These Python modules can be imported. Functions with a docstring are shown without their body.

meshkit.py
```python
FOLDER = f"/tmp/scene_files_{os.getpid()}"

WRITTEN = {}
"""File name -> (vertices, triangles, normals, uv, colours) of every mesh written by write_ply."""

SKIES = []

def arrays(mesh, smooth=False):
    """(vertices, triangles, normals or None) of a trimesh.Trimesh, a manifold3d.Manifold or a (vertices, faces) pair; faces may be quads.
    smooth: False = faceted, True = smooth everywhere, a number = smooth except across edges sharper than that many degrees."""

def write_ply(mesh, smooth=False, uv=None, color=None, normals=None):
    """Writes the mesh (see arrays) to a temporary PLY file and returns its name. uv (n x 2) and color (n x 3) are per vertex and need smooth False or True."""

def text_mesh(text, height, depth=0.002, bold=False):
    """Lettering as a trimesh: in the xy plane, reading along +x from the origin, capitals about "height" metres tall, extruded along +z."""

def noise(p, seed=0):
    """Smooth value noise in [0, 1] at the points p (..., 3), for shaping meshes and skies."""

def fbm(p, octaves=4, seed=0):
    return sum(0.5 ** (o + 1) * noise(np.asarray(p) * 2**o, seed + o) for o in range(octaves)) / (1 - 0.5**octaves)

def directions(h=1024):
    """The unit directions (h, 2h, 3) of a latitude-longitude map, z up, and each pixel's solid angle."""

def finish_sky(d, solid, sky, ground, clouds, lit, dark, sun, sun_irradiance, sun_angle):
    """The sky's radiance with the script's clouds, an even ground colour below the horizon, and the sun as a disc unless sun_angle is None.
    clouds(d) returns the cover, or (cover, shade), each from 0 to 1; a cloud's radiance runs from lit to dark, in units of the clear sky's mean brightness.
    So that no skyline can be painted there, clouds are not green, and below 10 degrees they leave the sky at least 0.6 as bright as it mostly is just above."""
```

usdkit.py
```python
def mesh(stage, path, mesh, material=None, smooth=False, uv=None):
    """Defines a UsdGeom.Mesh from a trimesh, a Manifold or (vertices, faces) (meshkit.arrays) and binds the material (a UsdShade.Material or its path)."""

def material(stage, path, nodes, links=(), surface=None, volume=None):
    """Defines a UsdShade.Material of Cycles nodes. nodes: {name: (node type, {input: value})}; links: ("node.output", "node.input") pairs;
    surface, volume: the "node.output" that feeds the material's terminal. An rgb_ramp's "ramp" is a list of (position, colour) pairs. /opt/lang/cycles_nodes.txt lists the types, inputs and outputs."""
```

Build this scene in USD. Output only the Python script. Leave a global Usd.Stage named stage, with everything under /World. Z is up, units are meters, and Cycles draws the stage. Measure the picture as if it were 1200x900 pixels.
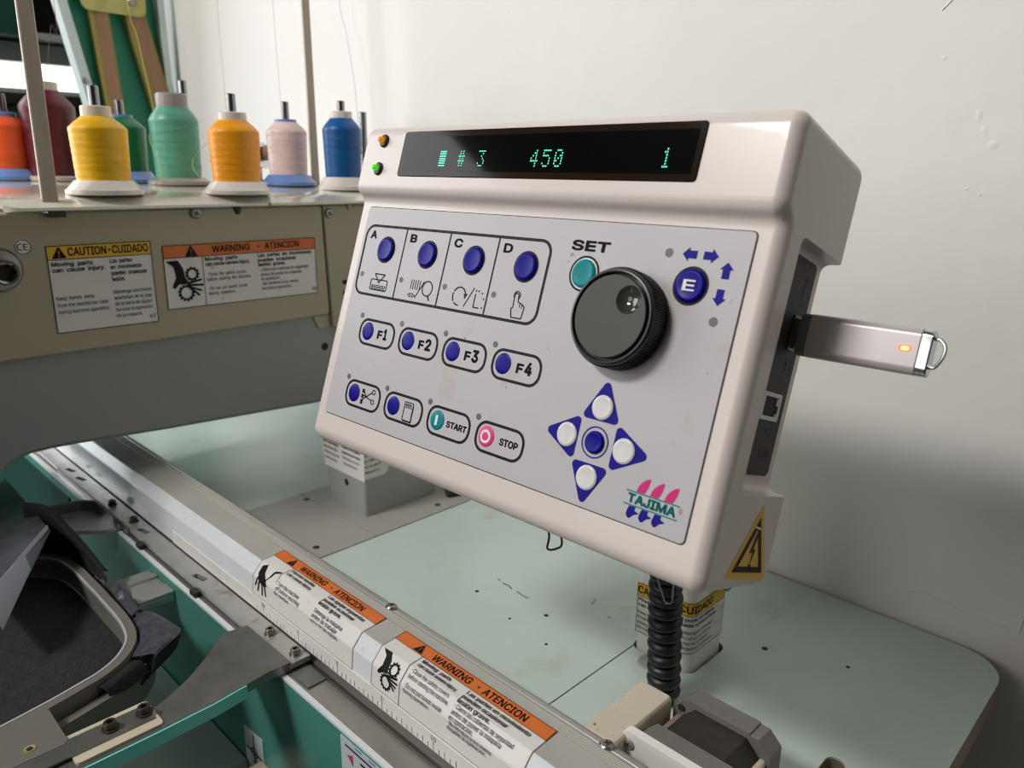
import math, random
import numpy as np
import trimesh
import manifold3d as m3
import shapely
from shapely import affinity
from shapely.geometry import Polygon, Point, LineString, MultiPolygon, box as sbox
from shapely.ops import unary_union
from pxr import Usd, UsdGeom, UsdLux, UsdShade, Gf, Sdf, Vt
import usdkit, meshkit

random.seed(7)
RNG = np.random.default_rng(7)
stage = Usd.Stage.CreateInMemory()
UsdGeom.SetStageUpAxis(stage, UsdGeom.Tokens.z)
UsdGeom.SetStageMetersPerUnit(stage, 1.0)
UsdGeom.Xform.Define(stage, '/World')
UsdGeom.Scope.Define(stage, '/World/Looks')

# ------------------------------------------------------------------ camera
# Coordinates below are written relative to the eye point (x along the machine, y towards the wall, z up); H lifts them above the floor.
H = 1.15
UP = np.array([0, 0, H])
yaw, pit, rol = math.radians(-44.314), math.radians(15.468), math.radians(0.703)
fw = np.array([math.sin(yaw) * math.cos(pit), math.cos(yaw) * math.cos(pit), -math.sin(pit)])
rt = np.array([math.cos(yaw), -math.sin(yaw), 0.0])
upv = np.cross(rt, fw)
R_ = math.cos(rol) * rt + math.sin(rol) * upv
U_ = -math.sin(rol) * rt + math.cos(rol) * upv
cam = UsdGeom.Camera.Define(stage, '/World/camera')
cm = Gf.Matrix4d(*[float(x) for x in (*R_, 0, *U_, 0, *(-fw), 0, 0, 0, H, 1)])
cam.AddTransformOp().Set(cm)
cam.CreateHorizontalApertureAttr(36.0)
cam.CreateVerticalApertureAttr(27.0)
cam.CreateFocalLengthAttr(901.0 / 1200 * 36)
cam.CreateFStopAttr(11.0)
cam.CreateFocusDistanceAttr(0.47)
cam.CreateClippingRangeAttr(Gf.Vec2f(0.01, 50))
cam.CreateExposureAttr(0.0)

# ------------------------------------------------------------------ light: a dim even ambient, a daylight window front left, ceiling tube lamps behind the viewer
dome = UsdLux.DomeLight.Define(stage, '/World/sky')
dome.CreateIntensityAttr(0.25)
dome.CreateColorAttr(Gf.Vec3f(0.92, 0.96, 1.0))


def rect_light(name, at, look, w, h, power, color):
    """A RectLight of w x h metres at a point (eye coordinates) that shines along look."""
    at, look = np.array(at, float) + UP, np.array(look, float)
    z = -look / np.linalg.norm(look)
    x = np.cross([0, 0, 1.0], z) if abs(z[2]) < 0.99 else np.array([1.0, 0, 0])
    x /= np.linalg.norm(x)
    y = np.cross(z, x)
    L = UsdLux.RectLight.Define(stage, '/World/' + name)
    L.AddTransformOp().Set(Gf.Matrix4d(*[float(q) for q in (*x, 0, *y, 0, *z, 0, *at, 1)]))
    L.CreateWidthAttr(w)
    L.CreateHeightAttr(h)
    L.CreateIntensityAttr(power)
    L.CreateColorAttr(Gf.Vec3f(*color))
    return L


rect_light('daylight_window_left', (-2.26, -0.75, 0.50), (1, 0, 0), 1.5, 1.3, 4.6, (0.93, 0.97, 1.0))
rect_light('daylight_window_front', (-1.25, -2.57, 0.75), (0, 1, 0), 1.5, 1.3, 2.6, (1.0, 0.96, 0.93))
rect_light('ceiling_lamp', (-0.95, -1.35, 1.52), (0.12, 0.35, -1), 0.70, 0.30, 62.0, (1.0, 0.97, 0.945))

# ------------------------------------------------------------------ materials
S = lambda r, g, b: tuple(((c / 255) / 12.92 if c / 255 <= 0.04045 else ((c / 255 + 0.055) / 1.055) ** 2.4) for c in (r, g, b))
LOOKS = {}


def mat(name, rgb, rough=0.5, metal=0.0, spec=0.5, vary=0.0, vscale=30.0, bump=0.0, bscale=200.0, specks=None, coat=0.0, emit=None, stretch=None, trans=0.0, sub=None, stain=None):
    """A principled look. vary: slow tone noise; specks: (rgb, scale, threshold) small dirt; stain: (rgb, scale, lo, hi) broad dirt; bump: fine relief; stretch: scale of the noise space."""
    if name in LOOKS:
        return LOOKS[name]
    lin = S(*rgb)
    p = {"base_color": lin, "roughness": rough, "metallic": metal, "specular_ior_level": spec, "coat_weight": coat, "transmission_weight": trans}
    if emit:
        p["emission_color"], p["emission_strength"] = S(*emit[0]), emit[1]
    nodes, links = {"p": ("principled_bsdf", p)}, []
    if vary or bump or specks or stain:
        nodes["g"] = ("geometry", {})
        src = "g.position"
        if stretch:
            nodes["map"] = ("mapping", {"scale": stretch})
            links.append((src, "map.vector"))
            src = "map.vector"
        col = None
        if vary:
            nodes["n"] = ("noise_texture", {"scale": vscale, "detail": 4.0, "roughness": 0.6})
            lo, hi = [tuple(max(0, c * (1 - vary)) for c in lin), tuple(min(1, c * (1 + vary)) for c in lin)]
            nodes["r"] = ("rgb_ramp", {"ramp": [(0.3, lo), (0.7, hi)]})
            links += [(src, "n.vector"), ("n.fac", "r.fac")]
            col = "r.color"
        for key, data in (("st", stain), ("sp", specks)):
            if not data:
                continue
            c2, sc, lo_, hi_ = S(*data[0]), data[1], data[2], data[3]
            nodes[key + "n"] = ("noise_texture", {"scale": sc, "detail": 3.0 if key == "sp" else 5.0, "roughness": 0.55})
            nodes[key + "r"] = ("rgb_ramp", {"ramp": [(lo_, (0, 0, 0)), (hi_, (1, 1, 1))]})
            nodes[key + "m"] = ("mix", {"color2": c2} if col else {"color1": lin, "color2": c2})
            links += [(src, key + "n.vector"), (key + "n.fac", key + "r.fac"), (key + "r.color", key + "m.fac")]
            if col:
                links.append((col, key + "m.color1"))
            col = key + "m.color"
        if col:
            links.append((col, "p.base_color"))
        if bump:
            nodes["bn"] = ("noise_texture", {"scale": bscale, "detail": 4.0})
            nodes["b"] = ("bump", {"strength": 1.0, "distance": bump})
            links += [(src, "bn.vector"), ("bn.fac", "b.height"), ("b.normal", "p.normal")]
    LOOKS[name] = usdkit.material(stage, '/World/Looks/' + name, nodes, links, surface="p.BSDF")
    return LOOKS[name]


M = dict(
    wall=mat('painted_wall', (233, 231, 227), 0.55, vary=0.03, vscale=3.0, bump=0.0012, bscale=22.0, specks=((150, 145, 135), 60.0, 0.765, 0.80)),
    roomwall=mat('room_wall', (140, 136, 130), 0.8),
    sidewall=mat('side_wall', (46, 44, 41), 0.8),
    ceiling=mat('ceiling_paint', (112, 110, 107), 0.9),
    floor=mat('floor_tile', (88, 82, 76), 0.6, vary=0.1),
    housing=mat('housing_plastic', (216, 206, 200), 0.3, spec=0.35, coat=0.12, vary=0.015, vscale=12, specks=((120, 95, 70), 260.0, 0.77, 0.80)),
    overlay=mat('overlay_film', (187, 183, 186), 0.42, spec=0.3, vary=0.02, vscale=18, specks=((150, 128, 104), 170.0, 0.715, 0.77), stain=((170, 158, 142), 26.0, 0.60, 0.82)),
    black=mat('black_print', (16, 16, 19), 0.55, spec=0.2),
    blackplastic=mat('black_plastic', (22, 22, 22), 0.35),
    knob=mat('knob_plastic', (58, 57, 52), 0.33, vary=0.05, vscale=90),
    knobrim=mat('knob_rim_plastic', (36, 36, 33), 0.3),
    blue=mat('blue_print', (26, 18, 132), 0.6, spec=0.15),
    bluebtn=mat('blue_button', (16, 8, 132), 0.35, spec=0.16),
    tealbtn=mat('teal_button', (6, 132, 138), 0.35, spec=0.2),
    pinkbtn=mat('pink_print', (226, 62, 138), 0.45, spec=0.25),
    pinklogo=mat('pink_logo_print', (206, 50, 124), 0.6, spec=0.15),
    teallogo=mat('teal_logo_print', (20, 126, 128), 0.6, spec=0.15),
    whitebtn=mat('white_button', (214, 212, 212), 0.25, spec=0.5),
    white=mat('white_print', (226, 226, 224), 0.45),
    greydot=mat('grey_print', (92, 92, 94), 0.5),
    glass=mat('display_glass', (7, 8, 8), 0.06, spec=0.16),
    glassborder=mat('display_border', (34, 24, 17), 0.1, spec=0.16),
    digits=mat('display_segments', (60, 220, 180), 0.5, emit=((80, 235, 190), 0.5)),
    ledorange=mat('orange_lamp', (235, 150, 20), 0.2, emit=((255, 160, 10), 0.35)),
    ledgreen=mat('green_lamp', (90, 220, 50), 0.2, emit=((80, 255, 40), 0.4)),
    ledred=mat('red_lamp', (255, 120, 90), 0.2, emit=((255, 60, 30), 2.0)),
    ledcore=mat('amber_lamp', (255, 220, 110), 0.2, emit=((255, 205, 90), 3.0)),
    gap=mat('dark_gap', (30, 26, 22), 0.7),
    port=mat('port_strip', (34, 35, 35), 0.6, bump=0.0003, bscale=900),
    emboss=mat('port_emboss', (15, 15, 15), 0.6),
    chrome=mat('bright_metal', (205, 206, 210), 0.14, metal=1.0),
    satin=mat('satin_silver', (200, 193, 193), 0.32, metal=0.2),
    pin=mat('pin_steel', (150, 150, 152), 0.22, metal=1.0),
    usbclear=mat('smoky_plastic', (126, 126, 128), 0.2),
    slotmetal=mat('slot_shell_metal', (110, 98, 72), 0.35, metal=0.8),
    yellow=mat('caution_yellow', (226, 180, 40), 0.45, vary=0.04),
    orange=mat('warning_orange', (216, 112, 46), 0.45, vary=0.05, vscale=60),
    stickerwhite=mat('sticker_white', (226, 224, 219), 0.42, vary=0.03, vscale=40, specks=((150, 130, 105), 120.0, 0.70, 0.78)),
    table=mat('green_laminate', (192, 209, 201), 0.22, vary=0.05, vscale=9, stain=((166, 172, 152), 14.0, 0.60, 0.80), specks=((70, 66, 56), 170.0, 0.755, 0.78)),
    tableedge=mat('laminate_edge', (134, 122, 104), 0.6, vary=0.15, vscale=40),
    scuff=mat('dark_scuff', (104, 100, 88), 0.7),
    chip=mat('chipped_laminate', (214, 206, 190), 0.8),
    teal=mat('teal_paint', (70, 134, 123), 0.24, spec=0.25, vary=0.04, vscale=6),
    tealshade=mat('shaded_teal_paint', (14, 60, 53), 0.45, spec=0.15),  # the stand's teal, darkened to carry shade in its colour
    throat=mat('throat_plate_paint', (182, 203, 190), 0.14, vary=0.04, vscale=9),
    coverwhite=mat('cover_paint', (222, 227, 231), 0.2, vary=0.03, vscale=30, specks=((150, 128, 100), 130.0, 0.70, 0.78)),
    covertop=mat('cover_top_grey', (176, 174, 168), 0.3, vary=0.04, vscale=30, specks=((150, 128, 100), 130.0, 0.70, 0.78)),
    ridge=mat('ridge_strip', (184, 181, 172), 0.4),
    alum=mat('brushed_aluminium', (176, 172, 166), 0.36, metal=0.85, vary=0.12, vscale=60, stretch=(0.15, 1, 1)),
    alumworn=mat('worn_aluminium', (196, 195, 192), 0.32, metal=0.6, vary=0.12, vscale=30, stain=((140, 128, 112), 45.0, 0.62, 0.76)),
    alumdark=mat('dark_aluminium', (132, 132, 130), 0.34, metal=0.7, vary=0.2, vscale=45),
    tealreflect=mat('painted_teal_reflection', (126, 224, 214), 0.25),  # turquoise stands in for the teal face mirrored in bare metal
    slot=mat('slot_dark', (52, 48, 44), 0.5),
    creamplate=mat('cream_plate', (206, 196, 172), 0.4, vary=0.05),
    hoop=mat('hoop_plastic', (114, 111, 104), 0.38, vary=0.05, vscale=60),
    hooplip=mat('hoop_lip', (176, 178, 180), 0.3),
    fabric=mat('black_backing', (37, 38, 42), 0.95, vary=0.35, vscale=160, bump=0.0012, bscale=420),
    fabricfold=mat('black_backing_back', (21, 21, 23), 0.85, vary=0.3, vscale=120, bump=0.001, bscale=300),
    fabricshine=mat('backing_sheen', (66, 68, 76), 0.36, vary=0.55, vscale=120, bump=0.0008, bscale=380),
    foil=mat('glossy_foil', (92, 94, 102), 0.2, metal=0.45, vary=0.5, vscale=16),
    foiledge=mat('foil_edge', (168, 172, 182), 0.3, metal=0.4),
    armcream=mat('machine_cream_paint', (176, 168, 142), 0.38, vary=0.02, vscale=10, specks=((110, 98, 74), 140.0, 0.76, 0.79)),
    armgrey=mat('machine_grey_paint', (150, 155, 152), 0.42, vary=0.03, vscale=10),
    shelfw=mat('shelf_white_acrylic', (222, 218, 204), 0.1, coat=0.5),
    screw=mat('screw_steel', (150, 146, 138), 0.3, metal=0.9, vary=0.1, vscale=300),
    screwdark=mat('screw_black', (70, 64, 56), 0.4, metal=0.5),
    upright=mat('upright_steel', (178, 166, 152), 0.45, metal=0.4, vary=0.1, vscale=60, stretch=(1, 1, 0.2)),
    bracket=mat('bracket_cream', (206, 194, 176), 0.5, vary=0.04, vscale=30, specks=((96, 82, 64), 150.0, 0.66, 0.73)),
    motorgrey=mat('motor_cast_grey', (122, 118, 114), 0.5, metal=0.3, vary=0.08, vscale=90, specks=((84, 78, 70), 200.0, 0.66, 0.76)),
    motorblack=mat('motor_lamination', (42, 38, 30), 0.55, vary=0.25, vscale=160),
    rubber=mat('cable_rubber', (26, 27, 30), 0.42, vary=0.15, vscale=80),
    postwhite=mat('post_white_paint', (236, 233, 228), 0.38, vary=0.02),
    postgrey=mat('post_grey_paint', (158, 160, 156), 0.5, vary=0.04, vscale=25),
    plategrey=mat('base_plate_grey', (164, 162, 156), 0.3, vary=0.03, vscale=20),
    wood=mat('wood_stick', (150, 112, 84), 0.6, vary=0.2, vscale=30, stretch=(1, 1, 0.15)),
    wood2=mat('wood_edge', (150, 134, 72), 0.6, vary=0.15, vscale=30, stretch=(1, 1, 0.15)),
    brass=mat('zinc_yellow_plate', (176, 170, 104), 0.4, metal=0.3, vary=0.15, vscale=40),
    boardgreen=mat('board_green', (22, 132, 102), 0.5, vary=0.04),
    boardframe=mat('board_frame_aluminium', (200, 214, 212), 0.4),
    cabgreen=mat('cabinet_green', (10, 74, 58), 0.5),
    cabblack=mat('cabinet_dark', (16, 14, 16), 0.7),
    cabrail=mat('cabinet_rail', (170, 176, 172), 0.4),
    pane=mat('window_pane_daylight', (250, 252, 240), 0.4, emit=((250, 252, 238), 2.2)),
    purple=mat('purple_print', (92, 40, 124), 0.45),
    magenta=mat('magenta_print', (196, 52, 118), 0.45),
    signwhite=mat('sign_film', (190, 206, 204), 0.35),
)


# ------------------------------------------------------------------ scene graph helpers
USED = {}


def numbered(parent, name):
    k = (parent, name)
    USED[k] = USED.get(k, 0) + 1
    return name if USED[k] == 1 else f'{name}_{USED[k] - 1:03d}'


def keys(prim, **kw):
    for k, v in kw.items():
        if v:
            prim.SetCustomDataByKey(k, v)


class Node:
    """A thing (or a part with sub-parts): an Xform at a base point; meshes given in eye coordinates are stored relative to it."""

    def __init__(self, name, label=None, cat=None, base=(0, 0, 0), group=None, kind=None):
        self.path = '/World/' + numbered('/World', name)
        self.base = np.array(base, float)
        x = UsdGeom.Xform.Define(stage, self.path)
        x.AddTranslateOp().Set(Gf.Vec3d(*[float(q) for q in self.base + UP]))
        keys(x.GetPrim(), label=label, category=cat, group=group, kind=kind)

    def part(self, name, mesh, m, smooth=30, label=None, kind=None):
        return Piece(self, self.path, self.base, name, mesh, m, smooth, label, kind)


class Piece:
    def __init__(self, owner, parent, base, name, mesh, m, smooth, label=None, kind=None):
        self.path = parent + '/' + numbered(parent, name)
        self.base = base
        v, f = vf(mesh)
        u = usdkit.mesh(stage, self.path, trimesh.Trimesh(v - base, f, process=False), m, smooth=smooth)
        keys(u.GetPrim(), label=label, kind=kind)

    def sub(self, name, mesh, m, smooth=30, label=None, kind=None):
        return Piece(self, self.path, self.base, name, mesh, m, smooth, label, kind)


def single(name, mesh, m, label=None, cat=None, group=None, kind=None, smooth=30, base=None):
    """A thing or a piece of the setting that is one mesh."""
    v, f = vf(mesh)
    base = np.array([(v[:, 0].min() + v[:, 0].max()) / 2, (v[:, 1].min() + v[:, 1].max()) / 2, v[:, 2].min()]) if base is None else np.array(base, float)
    path = '/World/' + numbered('/World', name)
    u = usdkit.mesh(stage, path, trimesh.Trimesh(v - base, f, process=False), m, smooth=smooth)
    u.AddTranslateOp().Set(Gf.Vec3d(*[float(q) for q in base + UP]))
    keys(u.GetPrim(), label=label, category=cat, group=group, kind=kind)
    return u


# ------------------------------------------------------------------ shape helpers
def vf(mesh):
    if hasattr(mesh, 'to_mesh'):
        q = mesh.to_mesh()
        return np.array(q.vert_properties[:, :3], float), np.array(q.tri_verts)
    if isinstance(mesh, (list, tuple)):
        if isinstance(mesh, tuple):
            return np.asarray(mesh[0], float), np.asarray(mesh[1])
        vs, fs, k = [], [], 0
        for q in mesh:
            v, f = vf(q)
            vs.append(v)
            fs.append(f + k)
            k += len(v)
        return np.vstack(vs), np.vstack(fs)
    return np.array(mesh.vertices, float), np.array(mesh.faces)


def moved(mesh, fn):
    v, f = vf(mesh)
    return (fn(v), f)


def mani(mesh):
    v, f = vf(mesh)
    t = trimesh.Trimesh(v, f)
    t.merge_vertices()
    return m3.Manifold(m3.Mesh(np.asarray(t.vertices, np.float32), np.asarray(t.faces, np.uint32)))


def hull(pts):
    t = trimesh.convex.convex_hull(np.asarray(pts, float))
    return (np.array(t.vertices), np.array(t.faces))


def rbox(x0, x1, y0, y1, z0, z1, r=0.001, n=3):
    """A box with rounded edges."""
    r = min(r, (x1 - x0) / 2.01, (y1 - y0) / 2.01, (z1 - z0) / 2.01)
    a = np.linspace(0, math.pi / 2, n)
    s = np.array([[math.cos(p) * math.cos(t), math.sin(p) * math.cos(t), math.sin(t)] for p in a for t in a]) * r
    pts = []
    for sx, cx in ((-1, x0 + r), (1, x1 - r)):
        for sy, cy in ((-1, y0 + r), (1, y1 - r)):
            for sz, cz in ((-1, z0 + r), (1, z1 - r)):
                pts.append(s * [sx, sy, sz] + [cx, cy, cz])
    return hull(np.vstack(pts))


def rrect(x0, x1, y0, y1, r, n=6):
    return sbox(x0 + r, y0 + r, x1 - r, y1 - r).buffer(r, quad_segs=n) if r > 0 else sbox(x0, y0, x1, y1)


def tri2d(geom):
    """A shapely polygon as 2-D triangles."""
    vs, fs, k = [], [], 0
    for g in getattr(geom, 'geoms', [geom]):
        if g.is_empty or g.area <= 0:
            continue
        v, f = trimesh.creation.triangulate_polygon(g, engine='earcut')
        vs.append(np.asarray(v))
        fs.append(np.asarray(f) + k)
        k += len(v)
    return np.vstack(vs), np.vstack(fs)


def prism(geom, z0, z1, bevel=0.0, frame=None):
    """A polygon extruded from z0 to z1 (top edge chamfered), placed by frame(v) -> v."""
    geom = shapely.geometry.polygon.orient(geom) if geom.geom_type == 'Polygon' else geom
    if bevel:
        h = z1 - z0
        a = trimesh.creation.extrude_polygon(geom, h - bevel, engine='earcut')
        ins = geom.buffer(-bevel, join_style=2)
        a.apply_translation([0, 0, z0])
        outer = np.asarray(geom.exterior.coords)[:-1]
        parts = [a]
        # chamfer ring between outline and its inset, when they match in count
        inn = np.asarray(shapely.geometry.polygon.orient(ins).exterior.coords)[:-1] if ins.geom_type == 'Polygon' else None
        if inn is not None and not geom.interiors and len(inn) == len(outer):
            k = np.argmin(np.linalg.norm(inn - outer[0], axis=1))
            inn = np.roll(inn, -k, 0)
            n = len(outer)
            v = np.vstack([np.c_[outer, np.full(n, z1 - bevel)], np.c_[inn, np.full(n, z1)]])
            f = [[i, (i + 1) % n, n + (i + 1) % n] for i in range(n)] + [[i, n + (i + 1) % n, n + i] for i in range(n)]
            t2, f2 = tri2d(Polygon(inn))
            parts += [(v, np.array(f)), (np.c_[t2, np.full(len(t2), z1)], f2)]
            # drop the flat top of the lower block
            keep = ~((a.face_normals[:, 2] > 0.9))
            parts[0] = (np.array(a.vertices), np.array(a.faces)[keep])
            mesh = vf(parts)
        else:
            mesh = vf([trimesh.creation.extrude_polygon(geom, h, engine='earcut').apply_translation([0, 0, z0])])
    else:
        mesh = vf([trimesh.creation.extrude_polygon(g, z1 - z0, engine='earcut').apply_translation([0, 0, z0]) for g in getattr(geom, 'geoms', [geom])])
    return (frame(mesh[0]), mesh[1]) if frame else mesh


def lathe(profile, n=40, at=(0, 0, 0), axis=None):
    """Revolves (r, z) pairs about z, or about the given axis direction."""
    pr = np.asarray(profile, float)
    a = np.linspace(0, 2 * math.pi, n, endpoint=False)
    v = np.stack([np.outer(pr[:, 0], np.cos(a)), np.outer(pr[:, 0], np.sin(a)), np.repeat(pr[:, 1:2], n, 1)], -1).reshape(-1, 3)
    f = []
    for i in range(len(pr) - 1):
        for j in range(n):
            p, q, r, s = i * n + j, i * n + (j + 1) % n, (i + 1) * n + (j + 1) % n, (i + 1) * n + j
            f += [[p, q, r], [p, r, s]]
    t = trimesh.Trimesh(v, f, process=False)
    t.merge_vertices()
    t.update_faces(t.nondegenerate_faces())
    v, f = np.array(t.vertices), np.array(t.faces)
    if axis is not None:
        z = np.asarray(axis, float) / np.linalg.norm(axis)
        x = np.cross([0, 0, 1.0], z) if abs(z[2]) < 0.9 else np.cross([1.0, 0, 0], z)
        x /= np.linalg.norm(x)
        v = v @ np.stack([x, np.cross(z, x), z])
    return (v + np.asarray(at, float), f)


def spline(pts, n=8):
    """Catmull-Rom points through pts."""
    p = np.asarray(pts, float)
    q = np.vstack([2 * p[0] - p[1], p, 2 * p[-1] - p[-2]])
    out = []
    for i in range(len(p) - 1):
        for t in np.linspace(0, 1, n, endpoint=False):
            a, b, c, d = q[i:i + 4]
            out.append(0.5 * (2 * b + (c - a) * t + (2 * a - 5 * b + 4 * c - d) * t * t + (3 * b - a - 3 * c + d) * t ** 3))
    return np.array(out + [p[-1]])


def tube(path, r, n=8):
    p = np.asarray(path, float)
    d = np.gradient(p, axis=0)
    d /= np.linalg.norm(d, axis=1, keepdims=True)
    u = np.cross(d[0], [0.3, 0.5, 0.8])
    a = np.linspace(0, 2 * math.pi, n, endpoint=False)
    v = []
    for i in range(len(p)):
        u = u - d[i] * (u @ d[i])
        u /= np.linalg.norm(u)
        w = np.cross(d[i], u)
        v.append(p[i] + r * (np.outer(np.cos(a), u) + np.outer(np.sin(a), w)))
    v = np.vstack(v + [p[:1], p[-1:]])
    f, m = [], len(p)
    for i in range(m - 1):
        for j in range(n):
            A, B, C, D = i * n + j, i * n + (j + 1) % n, (i + 1) * n + (j + 1) % n, (i + 1) * n + j
            f += [[A, B, C], [A, C, D]]
    for j in range(n):
        f += [[m * n, (j + 1) % n, j], [m * n + 1, (m - 1) * n + j, (m - 1) * n + (j + 1) % n]]
    return (v, np.array(f))


def xprism(profile_yz, x0, x1):
    """A (y, z) outline extruded along x."""
    return prism(Polygon(profile_yz), x0, x1, frame=lambda v: v[:, [2, 0, 1]])


def grid_sheet(rows, thick=0.0008, noise=0.0, seed=0, scale=60.0):
    """A cloth-like sheet through rows of equally many points, with thickness and crumple."""
    P = np.asarray(rows, float)
    P = np.stack([spline(P[:, j], 6) for j in range(P.shape[1])], 1)
    P = np.stack([spline(P[i], 6) for i in range(P.shape[0])], 0)
    a, b = P.shape[:2]
    du, dv = np.gradient(P, axis=0), np.gradient(P, axis=1)
    nrm = np.cross(du, dv)
    nrm /= np.maximum(np.linalg.norm(nrm, axis=-1, keepdims=True), 1e-9)
    if noise:
        P = P + nrm * ((meshkit.fbm(P * scale, 3, seed) - 0.5) * 2 * noise)[..., None]
    v = np.vstack([(P + nrm * thick / 2).reshape(-1, 3), (P - nrm * thick / 2).reshape(-1, 3)])
    idx = np.arange(a * b).reshape(a, b)
    f = []
    for i in range(a - 1):
        for j in range(b - 1):
            p, q, r, s = idx[i, j], idx[i + 1, j], idx[i + 1, j + 1], idx[i, j + 1]
            f += [[p, q, r], [p, r, s]]
            f += [[p + a * b, r + a * b, q + a * b], [p + a * b, s + a * b, r + a * b]]
    rim = list(idx[0, :]) + list(idx[1:, -1]) + list(idx[-1, -2::-1]) + list(idx[-2:0:-1, 0])
    for k in range(len(rim)):
        p, q = rim[k], rim[(k + 1) % len(rim)]
        f += [[p, q + a * b, p + a * b], [p, q, q + a * b]]
    return (v, np.array(f))


# ------------------------------------------------------------------ flat print
GLYPHS = {}


def text2d(s, x, y, h, w=None, bold=False, anchor='l', rot=0.0, shear=0.0):
    """Flat lettering: (points, triangles) with the base line at (x, y), capitals h tall, squeezed or stretched to width w."""
    key = (s, bold)
    if key not in GLYPHS:
        t = meshkit.text_mesh(s, 1.0, 0.1, bold)
        keep = t.face_normals[:, 2] > 0.9
        v, f = np.array(t.vertices)[:, :2], np.array(t.faces)[keep]
        use, inv = np.unique(f, return_inverse=True)
        GLYPHS[key] = (v[use], inv.reshape(-1, 3))
    v, f = GLYPHS[key]
    lo, hi = v[:, 0].min(), v[:, 0].max()
    sx = h if w is None else w / (hi - lo)
    q = np.c_[(v[:, 0] - lo) * sx, v[:, 1] * h]
    q[:, 0] += shear * q[:, 1]
    W = (hi - lo) * sx
    q[:, 0] -= {'l': 0, 'c': W / 2, 'r': W}[anchor]
    c, sn = math.cos(rot), math.sin(rot)
    q = q @ np.array([[c, sn], [-sn, c]])
    return q + [x, y], f


def fat(t, d):
    """Heavier lettering: the same glyphs laid again a little to each side."""
    return flat([(t[0] + o, t[1]) for o in ([0, 0], [d, 0], [-d, 0], [0, d], [0, -d])])


def flat(items):
    """Joins 2-D pieces: shapely polygons or (points, triangles)."""
    vs, fs, k = [], [], 0
    for it in items:
        v, f = tri2d(it) if hasattr(it, 'geom_type') else it
        vs.append(v)
        fs.append(f + k)
        k += len(v)
    return np.vstack(vs), np.vstack(fs)


def decal(items, frame, maxedge=None):
    """2-D pieces laid on a surface by frame(points2d) -> points3d."""
    v, f = flat(items)
    if maxedge:
        v3 = np.c_[v, np.zeros(len(v))]
        v3, f = trimesh.remesh.subdivide_to_size(v3, f, maxedge, max_iter=12)
        v = v3[:, :2]
    p = frame(v)
    return (p, f)


def ring(geom, t):
    return geom.buffer(t / 2).difference(geom.buffer(-t / 2))


def stroke(pts, t):
    return LineString(pts).buffer(t / 2, quad_segs=3)


def gear(cx, cy, r, teeth, hole):
    a = []
    for k in range(teeth):
        t = 2 * math.pi * k / teeth
        for d, rr in ((-0.32, r * 0.82), (-0.2, r), (0.2, r), (0.32, r * 0.82)):
            q = t + d * 2 * math.pi / teeth
            a.append((cx + rr * math.cos(q), cy + rr * math.sin(q)))
    return Polygon(a).difference(Point(cx, cy).buffer(hole))


def alert_triangle(cx, cy, s):
    """The black triangle with an exclamation mark left open."""
    t = Polygon([(cx - s * 0.58, cy - s * 0.5), (cx + s * 0.58, cy - s * 0.5), (cx, cy + s * 0.5)]).buffer(s * 0.04)
    return t.difference(unary_union([sbox(cx - s * 0.055, cy - s * 0.16, cx + s * 0.055, cy + s * 0.2), Point(cx, cy - s * 0.32).buffer(s * 0.07)]))


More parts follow.
